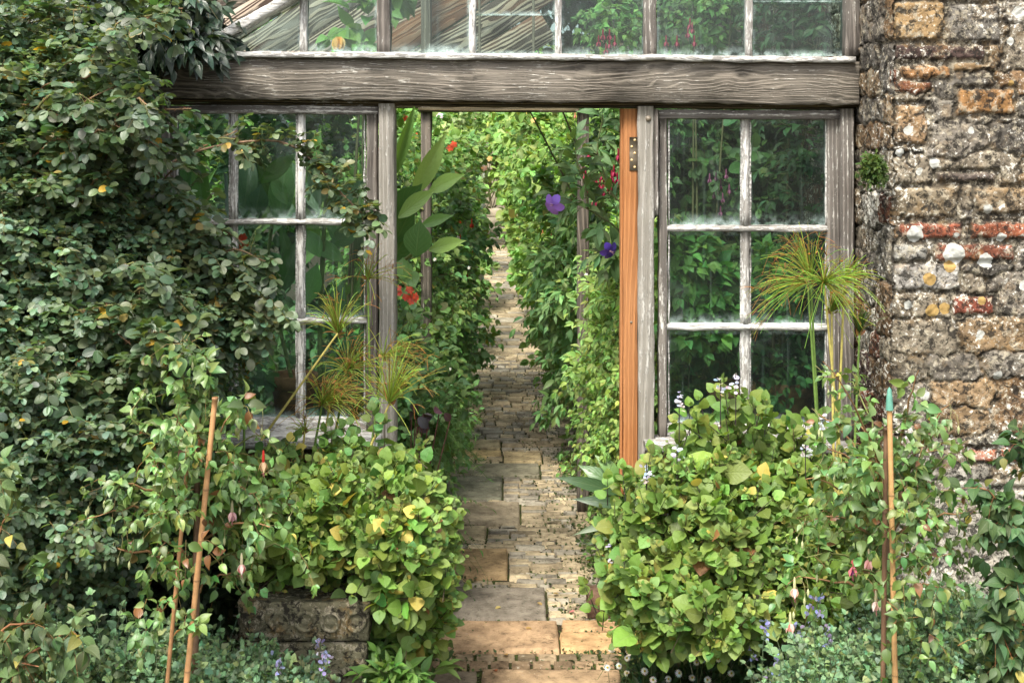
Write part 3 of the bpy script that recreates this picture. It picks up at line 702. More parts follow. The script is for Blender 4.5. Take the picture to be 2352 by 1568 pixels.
def sheet(g,o,a,b,na,nb,amp,nrmv,col=(.3,.27,.21)):
    i,j=np.meshgrid(np.linspace(0,1,na),np.linspace(0,1,nb),indexing='ij'); p=o+i[...,None]*a+j[...,None]*b
    p=p+(rs.normal(0,amp,i.shape)+amp*1.5*smoothnoise(i*30,j*30,1.3))[...,None]*nrmv
    g.add(p.reshape(-1,3),[(r*nb+c,(r+1)*nb+c,(r+1)*nb+c+1,r*nb+c+1) for r in range(na-1) for c in range(nb-1)],col)
g=G(); sheet(g,np.array([XW+.0,YW+.014,3.64]),np.array([3.2,0,0]),np.array([0,12,0]),12,12,.004,np.array([0,0,1.])); g.build('coping',M_MORTAR,wall)
g=G(); beam(g,(XW+.062,YW+.075,-.05),(XW+.062,YW+.075,3.64),(1,0,0),.11,.10,ch=.012,n=60,jit=.003,C=(.2,.17,.13)); g.build('corner_core',M_MORTAR,wall)

# ================================================================== PLANTS: builders
def plant(name,label,cat,base,leafmat=ML,group=None):
    t=thing(name,label,cat,base,group); t_={'o':t,'L':G(),'S':G(),'m':leafmat}; return t_
def done(t,stems='stems'):
    if t['L'].n: t['L'].build('foliage',t['m'],t['o'])
    if t['S'].n: t['S'].build(stems,MSTEM,t['o'])
    return t['o']
def curve(p,q,k=8,sag=.0,arch=(0,0,0),wob=.0):
    t=np.linspace(0,1,k)[:,None]; p=np.asarray(p,float); q=np.asarray(q,float)
    c=p+(q-p)*t+np.asarray(arch)*4*t*(1-t)
    if wob: c[1:-1]+=rs.normal(0,wob,(k-2,3))
    return c

# ---------- climbing rose on the left
ROSE=(.135,.205,.118)
t=plant('climbing_rose','huge prickly rambling rose smothering the left side, small grey-green leaflets and arching thorny canes','rose',(-1.7,-.5,0),MR)
def rose_leaves(O,D,size,col=ROSE,yellow=.006,n_pairs=3):
    twigs(t['L'],t['S'],O,D,size*2.3,n_pairs,T_ROUND,size,1.15,.25,'pin',(0,-.45,.6),col,.28,yellow,(.5,.3,.03),.001,.001,(.16,.15,.05),.35,.8,True,.2,.08)
ells=[(60,260,-.55,190,170,.32),(230,330,-.5,150,110,.28),(60,560,-.65,240,210,.36),(300,560,-.5,180,190,.3),(80,820,-.75,260,200,.38),(330,790,-.6,200,150,.3),(120,1050,-.85,260,190,.36),(60,110,-.4,170,130,.3),
 (410,680,-.4,100,100,.16),(420,850,-.5,90,110,.2),(60,1250,-.85,230,140,.3),(-40,700,-.6,150,600,.5)]
O,D=shell(ells,13000,.76,.24); D=nrm(D*.5+rs.normal(0,.7,D.shape)+[.3,-.3,.05])
def free(x,y): return ~(((x>345)&(y>100)&(y<245))|((x>375)&(y>=245)&(y<420))|((x>430)&(y>=420)&(y<560)))
qx,qy=pxy(O+D*.05); ok=free(qx,qy); O,D=O[ok],D[ok]
rose_leaves(O,D,.017+.012*rs.rand(len(O)))
# arching canes with their leaves
canes=[((200,260),(300,60),-.7),((60,420),(290,185),-.85),((120,600),(250,400),-.9),((240,420),(540,320),-.75),((250,560),(545,300),-.55),((300,620),(500,480),-.6),((330,520),(560,560),-.55),
 ((330,640),(560,650),-.6),((380,700),(640,700),-.65),((350,760),(600,760),-.7),((60,700),(300,790),-1.0),((20,880),(260,700),-1.0),((430,620),(610,600),-.6),((200,420),(440,250),-.8),
 ((420,700),(600,640),-.62),((0,150),(200,20),-.6),((150,170),(420,30),-.5),((240,160),(420,20),-.45),((60,60),(250,-20),-.5),((0,330),(170,190),-.8)]
for _ in range(34):
    ax_,ay_=rs.uniform(-20,300),rs.uniform(150,1150); canes.append(((ax_,ay_),(ax_+rs.uniform(80,200),ay_-rs.uniform(-60,150)),-.75-.25*rs.rand()-(.15 if ay_>800 else 0)))
for (a,b,Y0) in canes:
    p=P(a[0],a[1],Y0+.15); q=P(b[0],b[1],Y0-.02); c=curve(p,q,12,arch=(0,-.03,.05),wob=.004); tube(t['S'],c,np.linspace(.0042,.0018,12),5,(.2,.13,.07) if rs.rand()<.5 else (.14,.15,.05))
    d=nrm(np.gradient(c,axis=0)); k=16; ti=rs.rand(k)*.85+.15; O=np.stack([np.interp(ti,np.linspace(0,1,12),c[:,i]) for i in range(3)],1); T=np.stack([np.interp(ti,np.linspace(0,1,12),d[:,i]) for i in range(3)],1)
    rose_leaves(O,nrm(T*.8+rs.normal(0,.55,(k,3))+[0,-.2,-.15]),.027+.012*rs.rand(k),(.085,.135,.06),.01)
    th=60; ti=rs.rand(th); O=np.stack([np.interp(ti,np.linspace(0,1,12),c[:,i]) for i in range(3)],1); dd=nrm(rs.normal(0,1,(th,3))); tube(t['S'],np.stack([O,O+dd*.009],1),np.array([.0012,.0002]),3,(.25,.12,.06))
# the long cane that reaches across the left window
c=np.array([P(x,y,-.34) for x,y in ((340,420),(420,355),(500,335),(560,325),(640,322),(690,345),(740,390),(780,440),(820,480),(862,520))]); ts=np.linspace(0,1,len(c)); 
fine=np.stack([np.interp(np.linspace(0,1,30),ts,c[:,i]) for i in range(3)],1); fine[1:-1]=(fine[:-2]+fine[1:-1]*2+fine[2:])/4
tube(t['S'],fine,np.linspace(.0048,.0015,30),5,(.2,.13,.08)); k=88; ti=np.clip(.15+.85*rs.rand(k)**.75,0,1)
O=np.stack([np.interp(ti,np.linspace(0,1,30),fine[:,i]) for i in range(3)],1); T=nrm(rs.normal(0,.7,(k,3))+[.25,-.25,.1]); 
O=O+rs.normal(0,.016,O.shape); rose_leaves(O,T,.023+.009*rs.rand(k),(.1,.15,.07),.03)
th=160; ti=rs.rand(th); O=np.stack([np.interp(ti,np.linspace(0,1,30),fine[:,i]) for i in range(3)],1); dd=nrm(rs.normal(0,1,(th,3))); tube(t['S'],np.stack([O,O+dd*.01],1),np.array([.0013,.0002]),3,(.3,.15,.09))
# dense sprays overlapping the window edge
for (x,y,r,k) in ((420,560,60,40),(470,630,60,50),(520,690,55,44),(470,740,60,50),(380,450,40,26),(560,740,40,18),(600,700,36,14)):
    a=rs.rand(k)*2*PI; rr=r*np.sqrt(rs.rand(k)); O=np.array([P(x+rr[i]*math.cos(a[i]),y+rr[i]*math.sin(a[i]),-.5-.25*rs.rand()) for i in range(k)])
    rose_leaves(O,nrm(rs.normal(0,.4,(k,3))+[.6,-.25,-.25]),.027+.012*rs.rand(k),(.095,.14,.07),.008)
done(t,'canes')

# ---------- dark evergreen on the upper left, behind the rose
def shrub(name,label,cat,ells,n,size,col,tpl=T_OVATE,mode='opp',mat=ML,L=.12,nodes=3,group=None,inner=.6,yellow=0.0,droop=.3,brown=0.0,world=False,dirbias=(0,-.2,.35),stem=.0016,ang=1.0,base=None,ycol=(.42,.36,.08),amt=.25,lump=.18,scol=(.12,.11,.05),taper=.45,face=(0,-.35,.8),finish=True,clip=None):
    E=np.array(ells,float)
    if base is None:
        c=E[:,:3].mean(0) if world else np.mean([P(*e[:3]) for e in ells],0); base=(c[0],c[1],0)
    t=plant(name,label,cat,base,mat,group)
    if world: lump,L,inner=.22,L*1.15,.62
    O,D=(shell_w if world else shell)(ells,n,inner,lump); D=nrm(D*.7+rs.normal(0,.35,D.shape)+np.array(dirbias))
    if clip is not None:
        qx,qy=pxy(O+D*L*.6+[0,0,-droop*L*.5]); ok=clip(qx,qy); O,D=O[ok],D[ok]; n=len(O)
    col=tuple(min(.5,c*(1.65 if world and name not in ('jasmine_climber','climbing_vine') else 1.0)) for c in col)
    Lr=L*(1+rs.normal(0,.2,n)); O=O-D*(Lr*.6)[:,None]; O[:,2]=np.maximum(O[:,2],.01)
    twigs(t['L'],t['S'],O,D,Lr,nodes,tpl,size*(1+rs.normal(0,.15,n)),ang,droop,mode,face,col,amt,yellow,ycol,brown,stem,scol,taper=taper)
    # main limbs from the foot into the crown
    k=min(10,max(4,n//120)); s=rs.choice(n,k); b=np.array(base,float)
    for i in s: tube(t['S'],curve(b+[rs.normal(0,.04),rs.normal(0,.04),0],O[i],7,arch=(rs.normal(0,.03),rs.normal(0,.03),.05)),np.linspace(.008,.002,7)*(1 if not world else 1.2),5,scol)
    if finish: done(t)
    return t
shrub('evergreen_shrub','dark glossy evergreen shrub crowded above the left end of the lintel','shrub',[(300,60,.0,190,110,.3),(430,90,-.12,90,60,.12),(150,60,.1,200,120,.3),(400,10,.0,120,60,.2)],1300,.075,(.022,.045,.028),T_LANCE,'alt',MG,.22,6,droop=.45,dirbias=(.1,-.4,-.2),base=(-1.5,.1,0),clip=lambda x,y:~((x>330)&(y>85)))
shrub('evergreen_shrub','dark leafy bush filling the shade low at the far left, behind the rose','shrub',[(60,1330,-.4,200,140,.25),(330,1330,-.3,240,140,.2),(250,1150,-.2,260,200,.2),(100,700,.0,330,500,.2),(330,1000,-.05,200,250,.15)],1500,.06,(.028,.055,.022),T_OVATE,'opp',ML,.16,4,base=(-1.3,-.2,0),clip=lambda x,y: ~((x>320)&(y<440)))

# ---------- plectranthus mounds
PLEC=(.15,.24,.045)
def mound(label,ells,n,base,extra=[]):
    t=plant('plectranthus_bush',label,'shrub',base,ML,'yellow-green mounds either side of the door')
    O,D=shell(ells,n,.6,.12); D=nrm(D*.75+rs.normal(0,.3,D.shape)+[0,-.1,.4]); L=.10*(1+rs.normal(0,.2,n)); O=O-D*(L*.7)[:,None]
    px,py=pxy(O); ok=~((px<870)&(py>1318)&(px>500)); O,D,L=O[ok],D[ok],L[ok]; n=len(O)
    twigs(t['L'],t['S'],O,D,L,3,T_PLEC,.047*(1+rs.normal(0,.3,n)),1.2,.15,'opp',(0,-.5,.65),PLEC,.24,.035,(.52,.42,.10),.006,.002,(.06,.05,.03),.3,.4,True,.75,.25)
    q=n//2; ii=rs.choice(n,q); Dq=nrm(D[ii]*.5+rs.normal(0,.3,(q,3))+[0,-.1,.6])
    twigs(t['L'],t['S'],O[ii]+D[ii]*.07,Dq,.055,3,T_PLEC,.024*(1+rs.normal(0,.3,q)),1.1,.1,'opp',(0,-.5,.65),(.2,.3,.07),.2,.01,stem=.0016,scol=(.06,.05,.03),taper=.8,petiole=.2)
    b=np.array(base,float)
    for i in rs.choice(n,26): tube(t['S'],curve(b+[rs.normal(0,.06),rs.normal(0,.06),.2],O[i],7,arch=(0,-.02,.03)),np.linspace(.006,.002,7),5,(.06,.045,.03))
    return t
tL=mound('bushy yellow-green leafy mound spilling from the carved stone trough left of the door',[(760,1170,-.45,190,140,.3),(900,1180,-.5,130,130,.28),(950,1290,-.55,105,120,.25),(690,1290,-.5,120,90,.25),(830,1300,-.6,130,80,.2),(620,1150,-.4,100,120,.2),(960,1400,-.5,70,90,.16),(850,1100,-.35,120,80,.2)],900,(-.62,-.42,.2))
for (x,y,k) in ((760,1050,9),(890,1010,5),(660,1050,7),(940,1440,8)):
    O=np.array([P(x+rs.normal(0,30),y+rs.normal(0,25)+20,-.35-.15*rs.rand()) for _ in range(k)]); twigs(tL['L'],tL['S'],O,nrm(rs.normal(0,.3,(k,3))+[0,-.1,1]),.09,3,T_PLEC,.045,1.2,.1,'opp',(0,-.55,.6),(.1,.19,.045),.2,.02,stem=.002,scol=(.06,.05,.03),taper=.7,petiole=.25)
done(tL)
tR=mound('larger yellow-green leafy mound with pale lilac flower spikes right of the door',[(1620,1190,-.5,190,140,.3),(1790,1180,-.45,170,130,.28),(1680,1050,-.35,90,75,.2),(1500,1310,-.6,110,100,.25),(1640,1350,-.65,170,100,.28),(1830,1330,-.6,160,110,.25),(1860,1100,-.4,110,90,.2),(1470,1230,-.5,80,60,.18),(1560,1120,-.4,90,70,.2),(1500,1400,-.6,90,60,.2),(1950,1200,-.4,80,120,.2)],1200,(.75,-.45,0))
for (x,y,k) in ((1660,960,9),(1740,960,6),(1600,980,6),(1440,1120,6),(1830,1020,8),(1500,1090,5),(1420,1300,7),(1410,1400,6)):
    O=np.array([P(x+rs.normal(0,24),y+rs.normal(0,16)+25,-.4-.15*rs.rand()) for _ in range(k)]); twigs(tR['L'],tR['S'],O,nrm(rs.normal(0,.3,(k,3))+[0,-.1,1]),.10,3,T_PLEC,.047,1.2,.1,'opp',(0,-.55,.6),PLEC,.2,.02,stem=.002,scol=(.05,.04,.03),taper=.7,petiole=.25)
done(tR)
def spike(x,y,h,Y0,dense=26):
    g=G(); b=P(x,y,Y0); k=dense; z=rs.rand(k)*h; O=b+np.stack([rs.normal(0,.008,k),rs.normal(0,.008,k),z],1)*[1,1,1]; D=nrm(np.stack([rs.normal(0,1,k),rs.normal(0,1,k)-.3,rs.rand(k)*.4],1))
    put_leaves(g,O,D,rs.normal(0,.5,(k,3))+[0,-.5,.6],.011+.006*rs.rand(k),T_PETAL,vary((.55,.52,.66),k,.15)); tube(g,[b-[0,0,.09],b+[0,0,h]],.0014,4,(.06,.04,.05)); return g.build('flower_spike',MP,tR['o'])
for x,y,h in ((1560,945,.06),(1485,1110,.06),(1555,1070,.06),(1525,1230,.08),(1405,1300,.07),(1415,1315,.06),(1690,905,.06),(1655,910,.05),(1890,990,.05),(1850,1050,.04)): spike(x,y,h,-.62,15)

# ---------- stone trough with carved roundels
tr=thing('stone_trough','mossy carved stone trough with a row of roundels, half hidden on the left','planter',(-.635,-.55,0))
g=G(); zt=.315; x0,x1=P(545,0,-.72)[0],P(850,0,-.72)[0]; yf,yb=-.72,-.40
def tro(g,x0,x1,yf,yb,z0,z1,tap,ch):
    nz=14;nx=50;u=np.linspace(0,1,nx);v=np.linspace(0,1,nz); U,Vv=np.meshgrid(u,v,indexing='ij'); tp=tap*(1-Vv)
    X=x0+tp+(x1-x0-2*tp)*U; Z=z0+(z1-z0)*Vv; e=np.minimum(np.minimum(U,1-U)*(x1-x0),np.minimum(Vv,1-Vv)*(z1-z0)); Y_=yf+tp*.5+.008*np.clip(1-e/.012,0,1)**2+.002*smoothnoise(X,Z,50)+rs.normal(0,.0008,X.shape)
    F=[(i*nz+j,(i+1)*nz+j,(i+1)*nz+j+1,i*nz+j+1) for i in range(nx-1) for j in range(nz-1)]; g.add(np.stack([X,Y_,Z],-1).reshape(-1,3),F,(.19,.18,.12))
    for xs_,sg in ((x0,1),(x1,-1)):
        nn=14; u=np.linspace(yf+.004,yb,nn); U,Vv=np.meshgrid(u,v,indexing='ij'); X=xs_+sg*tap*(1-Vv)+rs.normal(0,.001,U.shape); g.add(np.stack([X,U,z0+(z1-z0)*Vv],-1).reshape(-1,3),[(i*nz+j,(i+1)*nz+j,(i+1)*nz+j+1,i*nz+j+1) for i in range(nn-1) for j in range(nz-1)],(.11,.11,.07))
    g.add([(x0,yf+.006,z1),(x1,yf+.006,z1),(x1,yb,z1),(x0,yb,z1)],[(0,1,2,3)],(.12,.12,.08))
tro(g,x0,x1,yf,yb,.300,.412,.006,.01); tro(g,x0+.010,x1-.010,yf+.010,yb,.165,.294,.004,.01); tro(g,x0+.004,x1-.004,yf+.004,yb,-.02,.159,0,.01)
g.build('trough_body',M_TROUGH,tr)
for i in range(5):
    g=G(); c=np.array([x0+.047+i*.0722,yf+.004,.357]); lathe(g,c,[(.0001,-.004),(.009,-.006),(.014,.002),(.019,.0),(.023,-.009),(.028,-.010),(.031,-.004),(.032,.006)],20,(.2,.19,.13),axis=(0,1,0)); g.build('roundel',M_TROUGH,tr)

# ---------- bamboo canes
def cane(name,label,a,b,Ya,Yb,r,col,cap=False,grp=None):
    p=P(a[0],a[1],Ya); q=P(b[0],b[1],Yb); q=p+(q-p)*((p[2]+.0)/(p[2]-q[2])) if q[2]>0 else q
    t=thing(name,label,'cane',(q[0],q[1],0),grp); g=G(); k=41; ts=np.linspace(0,1,k); pts=p+(q-p)*ts[:,None]; rr=np.full(k,r); rr[::8]*=1.12
    rr=rr*(1+.1*ts); tube(g,pts,rr,10,col,True); g.build('shaft',M_CANE,t)
    for i in range(0,k,8):
        g=G(); lathe(g,pts[i],[(r*1.02,-.004),(r*1.22,-.0015),(r*1.22,.0015),(r*1.02,.004)],10,tuple(c*.6 for c in col)); g.build('node',M_CANE,t)
    if cap:
        g=G(); lathe(g,p,[(r*1.5,-.012),(r*1.45,-.01),(r*1.15,.02),(r*.75,.038),(.0001,.044)],14); g.build('cap',M_CAP,t)
    return t
cane('bamboo_cane','thicker tan bamboo cane leaning right among the left fuchsia',(494,915),(428,1568),-1.27,-1.27,.0065,(.5,.27,.12),False,'bamboo canes')
cane('bamboo_cane','thinner tan bamboo cane just left of the thicker one in the left fuchsia',(436,1010),(384,1568),-1.24,-1.24,.0048,(.42,.22,.1),False,'bamboo canes')
cane('bamboo_cane','upright tan bamboo cane with a green cap in the right fuchsia',(2043,930),(2056,1568),-1.28,-1.28,.0063,(.5,.29,.12),True,'bamboo canes')
cane('bamboo_cane','dark brown stake close behind the green-capped cane in the right fuchsia',(2035,985),(2028,1568),-1.24,-1.24,.006,(.16,.09,.05),False,'bamboo canes')
# ties
# ---------- fuchsias
FU=(.15,.25,.075)
def fuchsia_flower(parent,p,size=.04,tube_c=(.6,.25,.2),sep=(.7,.45,.42),cor=(.45,.12,.3),red=False):
    g=G(); p=np.asarray(p,float); lathe(g,p,[(.0015,.02*size/.04),(.003,.012*size/.04),(.004,-.006),(.003,-.012)],8,tube_c)
    k=4; a=rs.rand()*6+np.arange(k)*PI/2; D=np.stack([np.cos(a)*.75,np.sin(a)*.75,-.75*np.ones(k)],1); put_leaves(g,np.tile(p-[0,0,.01],(k,1)),D,np.stack([np.cos(a),np.sin(a),np.ones(k)*.6],1),np.full(k,size*.8),T_LANCE,np.tile(sep,(k,1)))
    a=a+.7; D=np.stack([np.cos(a)*.25,np.sin(a)*.25,-np.ones(k)],1); put_leaves(g,np.tile(p-[0,0,.01],(k,1)),D,np.stack([np.cos(a),np.sin(a),np.zeros(k)],1),np.full(k,size*.7),T_PETAL,np.tile(cor,(k,1)))
    tube(g,np.stack([np.tile(p,(3,1)),p+np.array([[.002,0,-size*1.4],[-.002,.002,-size*1.2],[0,-.002,-size*1.3]])],1),.0006,3,(.7,.3,.35)); return g.build('flower',MP,parent)
def fuchsia(label,base,trunk_top,ends,Yc,flowers,leafsize=.034,dens=1.0,extra_dir=(0,0,0)):
    t=plant('fuchsia_shrub',label,'fuchsia',base,MFU,'staked fuchsias in front'); b=np.array(base,float)
    tube(t['S'],curve(b,trunk_top,10,wob=.004),np.linspace(.010,.007,10),7,(.14,.085,.05))
    for e in ends:
        (sx,sy),(ex,ey),nb=e; st=P(sx,sy,Yc); en=P(ex,ey,Yc+rs.normal(-.08,.12)); 
        c=curve(st,en,9,arch=(0,-.02,.035),wob=.004); tube(t['S'],c,np.linspace(.0042,.0014,9),4,(.3,.17,.08) if rs.rand()<.6 else (.14,.16,.05))
        T=nrm(np.gradient(c,axis=0)); k=int(nb*dens*.55); ti=.12+.88*rs.rand(k); O=np.stack([np.interp(ti,np.linspace(0,1,9),c[:,i]) for i in range(3)],1); Tt=np.stack([np.interp(ti,np.linspace(0,1,9),T[:,i]) for i in range(3)],1)
        D=nrm(Tt*.5+rs.normal(0,.55,(k,3))+[0,-.1,.15]); twigs(t['L'],t['S'],O,D,.075*(1+rs.normal(0,.25,k)),3,T_OVATE,leafsize*(1+rs.normal(0,.2,k)),1.15,.55,'opp',(0,-.3,.8),FU,.28,.008,(.5,.42,.1),.02,.001,(.2,.13,.05),.25,.45,True,.35,.15)
    k=46; ii=rs.rand(k); xx=trunk_top[0]+rs.normal(0,.045,k); O=np.stack([xx-(.035*ii if base[0]<0 else 0),np.full(k,-1.33)+rs.normal(0,.02,k),trunk_top[2]+.02-ii*.5],1)
    twigs(t['L'],t['S'],O,nrm(rs.normal(0,.6,(k,3))+[0,-.1,.2]),.06,3,T_OVATE,leafsize*(.9+rs.normal(0,.15,k)),1.15,.6,'opp',(0,-.3,.8),FU,.28,.008,brown=.05,stem=.001,scol=(.2,.13,.05),taper=.35)
    for i,f in enumerate(flowers): fuchsia_flower(t['o'],P(f[0],f[1],Yc-.12),*f[2:])
    # hanging buds on long pedicels
    k=26; ii=rs.choice(len(ends),k)
    for i in ii:
        (sx,sy),(ex,ey),nb=ends[i]; p=P(ex+rs.normal(0,18),ey+rs.normal(0,14),Yc-.1); q=p+[rs.normal(0,.02),-.01,-.045-.02*rs.rand()]; tube(t['S'],curve(p,q,5,arch=(.006,0,.006)),.0009,3,(.3,.28,.12)); lathe(t['S'],q,[(.0005,.004),(.0032,-.002),(.0038,-.009),(.0005,-.018)],6,(.42,.45,.22))
    return t
endsL=[]
for ex,ey,nb in ((560,930,22),(420,770,24),(500,830,22),(330,880,22),(300,960,20),(250,1020,20),(600,1000,16),(640,1090,22),(680,1160,22),(560,1060,20),(620,1210,22),(690,1270,16),(350,1060,24),(240,1120,18),(200,1190,18),(280,1240,20),(380,1170,22),(560,1180,22),(330,1310,16),(560,1330,12),(480,950,22),(400,950,22),(450,870,22),(590,1130,18),(500,1120,18),(640,1180,14),(150,1270,12),(420,1280,10)):
    endsL.append(((445+(ex-445)*.12,1330-(1568-ey)*.35 if ey<1200 else ey+30),(ex,ey),nb))
tf=fuchsia('staked fuchsia with pale green leaves and a few faded pink flowers, left foreground',(P(440,1568,-1.15)[0],-1.15,0),P(455,960,-1.15),endsL,-1.05,[(605,1050,.036,(.6,.05,.04),(.55,.4,.25),(.5,.35,.22)),(533,1165,.034,(.6,.55,.4),(.75,.5,.55),(.65,.4,.5)),(555,1285,.034,(.7,.65,.5),(.85,.75,.72),(.7,.25,.32))],.033)
done(tf)
endsR=[]
for ex,ey,nb in ((1890,830,16),(1960,880,16),(1880,950,16),(2110,850,14),(2180,930,12),(2080,960,14),(1960,960,20),(2140,1010,16),(2200,1040,14),(1900,1030,18),(1990,1060,22),(2110,1080,22),(2190,1130,16),(1850,1100,18),(1930,1140,22),(2060,1150,20),(2230,1180,10),(1830,1190,16),(2140,1200,18),(1900,1230,20),(2000,1240,22),(2190,1260,16),(1850,1280,14),(2100,1300,16),(1960,1320,16),(2160,1350,12),(1810,1340,10),(2000,1180,22),(1940,1060,18),(2060,1060,18)):
    endsR.append(((2040+(ex-2040)*.1,1400-(1568-ey)*.42 if ey<1250 else ey+40),(ex,ey),nb))
tf=fuchsia('staked fuchsia with pale pink flowers against the rubble wall, right foreground',(P(2030,1568,-1.12)[0],-1.12,0),P(2040,1000,-1.12),endsR,-1.05,[(1825,1340,.034,(.6,.6,.35),(.8,.55,.52),(.8,.6,.6)),(1815,1420,.034,(.6,.6,.35),(.8,.5,.48),(.8,.5,.5)),(1958,1290,.034,(.6,.15,.15),(.75,.2,.25),(.3,.08,.3)),(1995,1275,.034,(.7,.6,.4),(.8,.5,.5),(.75,.45,.5)),(2012,1370,.034,(.7,.65,.45),(.85,.7,.7),(.8,.6,.62)),(2028,1095,.036,(.7,.65,.45),(.85,.75,.78),(.8,.65,.7))],.031,.85)
done(tf)
# branches entering from the right and left edges
def edge_branch(label,base,segs,Yc,size,col=FU,kk=26):
    t=plant('fuchsia_branch_plant',label,'fuchsia',base,ML)
    t['o'].name='fuchsia_shrub'
    PARENT_BASE[t['o'].name]=np.array(base,float)
    for (a,b) in segs:
        c=curve(P(*a,Yc),P(*b,Yc-.05),9,arch=(0,0,.02),wob=.003); tube(t['S'],c,np.linspace(.005,.0015,9),5,(.28,.13,.06)); T=nrm(np.gradient(c,axis=0)); k=kk; ti=rs.rand(k); O=np.stack([np.interp(ti,np.linspace(0,1,9),c[:,i]) for i in range(3)],1); Tt=np.stack([np.interp(ti,np.linspace(0,1,9),T[:,i]) for i in range(3)],1)
        twigs(t['L'],t['S'],O,nrm(Tt*.5+rs.normal(0,.5,(k,3))+[0,0,.1]),.07,3,T_OVATE,size*(1+rs.normal(0,.2,k)),1.15,.6,'opp',(0,-.3,.8),col,.28,.02,stem=.001,scol=(.25,.12,.05),taper=.3)
    tube(t['S'],curve(base,P(*segs[0][0],Yc),8),.006,6,(.2,.1,.05)); return done(t)
edge_branch('leafy fuchsia branches reaching in from the right edge before the wall',(1.75,-1.25,0),[((2440,1300),(2250,1120)),((2440,1350),(2290,1200)),((2440,1250),(2340,1000)),((2440,1480),(2270,1430)),((2440,1420),(2330,1330)),((2430,1560),(2300,1500))],-1.2,.04,(.07,.13,.045))
edge_branch('reddish-stemmed fuchsia branches low in the near left corner',(-1.4,-1.5,0),[((-40,1600),(170,1450)),((-60,1500),(80,1430)),((-60,1400),(20,1180)),((-50,1560),(90,1530)),((-80,1300),(15,1050))],-1.5,.036,(.09,.14,.05),16)

# ---------- catmint carpets (uncountable)
def carpet(name,label,zone,n,col,size,flowers,hfun):
    t={'L':G(),'S':G()}; O=[]
    x=rs.uniform(zone[0],zone[1],n); y=rs.uniform(zone[2],zone[3],n); h=hfun(x,y)*(1+rs.normal(0,.06,n)); ok=h>.05; x,y,h=x[ok],y[ok],h[ok]; n=len(x)
    O=np.stack([x,y,h-.08-np.where(y<-1.02,.34,.12)*rs.rand(n)**2],1); D=nrm(rs.normal(0,.35,(n,3))+[0,-.2,1])
    twigs(t['L'],t['S'],O,D,.12,4,T_CAT,size*(1+rs.normal(0,.2,n)),1.25,.05,'opp',(0,-.3,.8),col,.25,0,stem=.0012,scol=(.09,.13,.07),taper=.5,jit=.4)
    o=t['L'].build(name,ML); structure(o,'stuff'); o['label']=label
    g=t['S']; o2=g.build('stems',MSTEM,o); return o
def ctop(x,y,xp,tp):
    sc_=(DC+y)/DC; px=1176+x/sc_*PXM; T=np.interp(px,xp,tp)+(-.7-y)*110
    return CH-(T-300)/PXM*sc_+.05*np.sin(x*7)*np.sin(y*6)+.02*np.sin(x*23)*np.sin(y*19)
carpet('catmint_carpet','soft grey-green catmint carpet across the left foreground',(-1.75,-.36,-1.22,-.78),3600,(.2,.31,.16),.022,0,lambda x,y: ctop(x,y,[-200,400,520,640,740,830,900],[1425,1440,1500,1540,1570,1640,1760]))
carpet('catmint_carpet','soft grey-green catmint carpet across the right foreground',(.55,1.85,-1.22,-.6),4200,(.2,.32,.165),.021,0,lambda x,y: ctop(x,y,[1650,1750,1850,1950,2100,2300,2500],[1680,1560,1465,1440,1415,1395,1390]))
# catmint flower spikes standing proud
def catmint_spikes(label,pts,Y0):
    t=thing('catmint_plant',label,'catmint',(P(pts[0][0],0,Y0)[0],Y0,0)); L=G(); Sg=G()
    for (x,y,h) in pts:
        p=P(x,y,Y0+rs.normal(0,.08)); b=p-[rs.normal(0,.03),-.02,h+.12]; c=curve(b,p,7,arch=(rs.normal(0,.01),0,0)); tube(Sg,c,.0015,4,(.1,.14,.07))
        k=7; ti=np.linspace(.1,.75,k); O=np.stack([np.interp(ti,np.linspace(0,1,7),c[:,i]) for i in range(3)],1)
        twigs(L,None,O,np.tile([0,0,1.],(k,1)),.02,1,T_CAT,.024,1.3,0,'opp',(0,-.3,.8),(.09,.15,.08),.2,stem=0,tip=False)
        g=G(); k=16; z=rs.rand(k)*.06; Of=p+np.stack([rs.normal(0,.006,k),rs.normal(0,.006,k),z-.05],1); put_leaves(g,Of,nrm(rs.normal(0,1,(k,3))+[0,-.4,.1]),rs.normal(0,1,(k,3)),.010+.005*rs.rand(k),T_PETAL,vary((.36,.34,.62),k,.2)); g.build('flower_spike',MP,t)
    L.build('foliage',ML,t); Sg.build('stems',MSTEM,t)
catmint_spikes('catmint stems with small mauve flowers in front of the large yellow-green mound',[(1830,1430,.12),(1860,1395,.15),(1880,1370,.15),(1790,1500,.12),(1725,1480,.15),(1770,1540,.1),(1850,1460,.1),(1900,1440,.1),(1760,1420,.12)],-.95)
catmint_spikes('catmint stems with small mauve flowers at the foot of the rubble wall',[(2285,1395,.1),(2255,1400,.1),(2310,1385,.1),(2150,1420,.1),(2090,1440,.08),(2200,1430,.1),(1990,1440,.1),(2330,1450,.1)],-.95)
catmint_spikes('catmint stems with a few blue flowers below the stone trough',[(735,1470,.08),(745,1500,.08),(640,1510,.08),(130,1530,.08),(300,1500,.08)],-1.1)

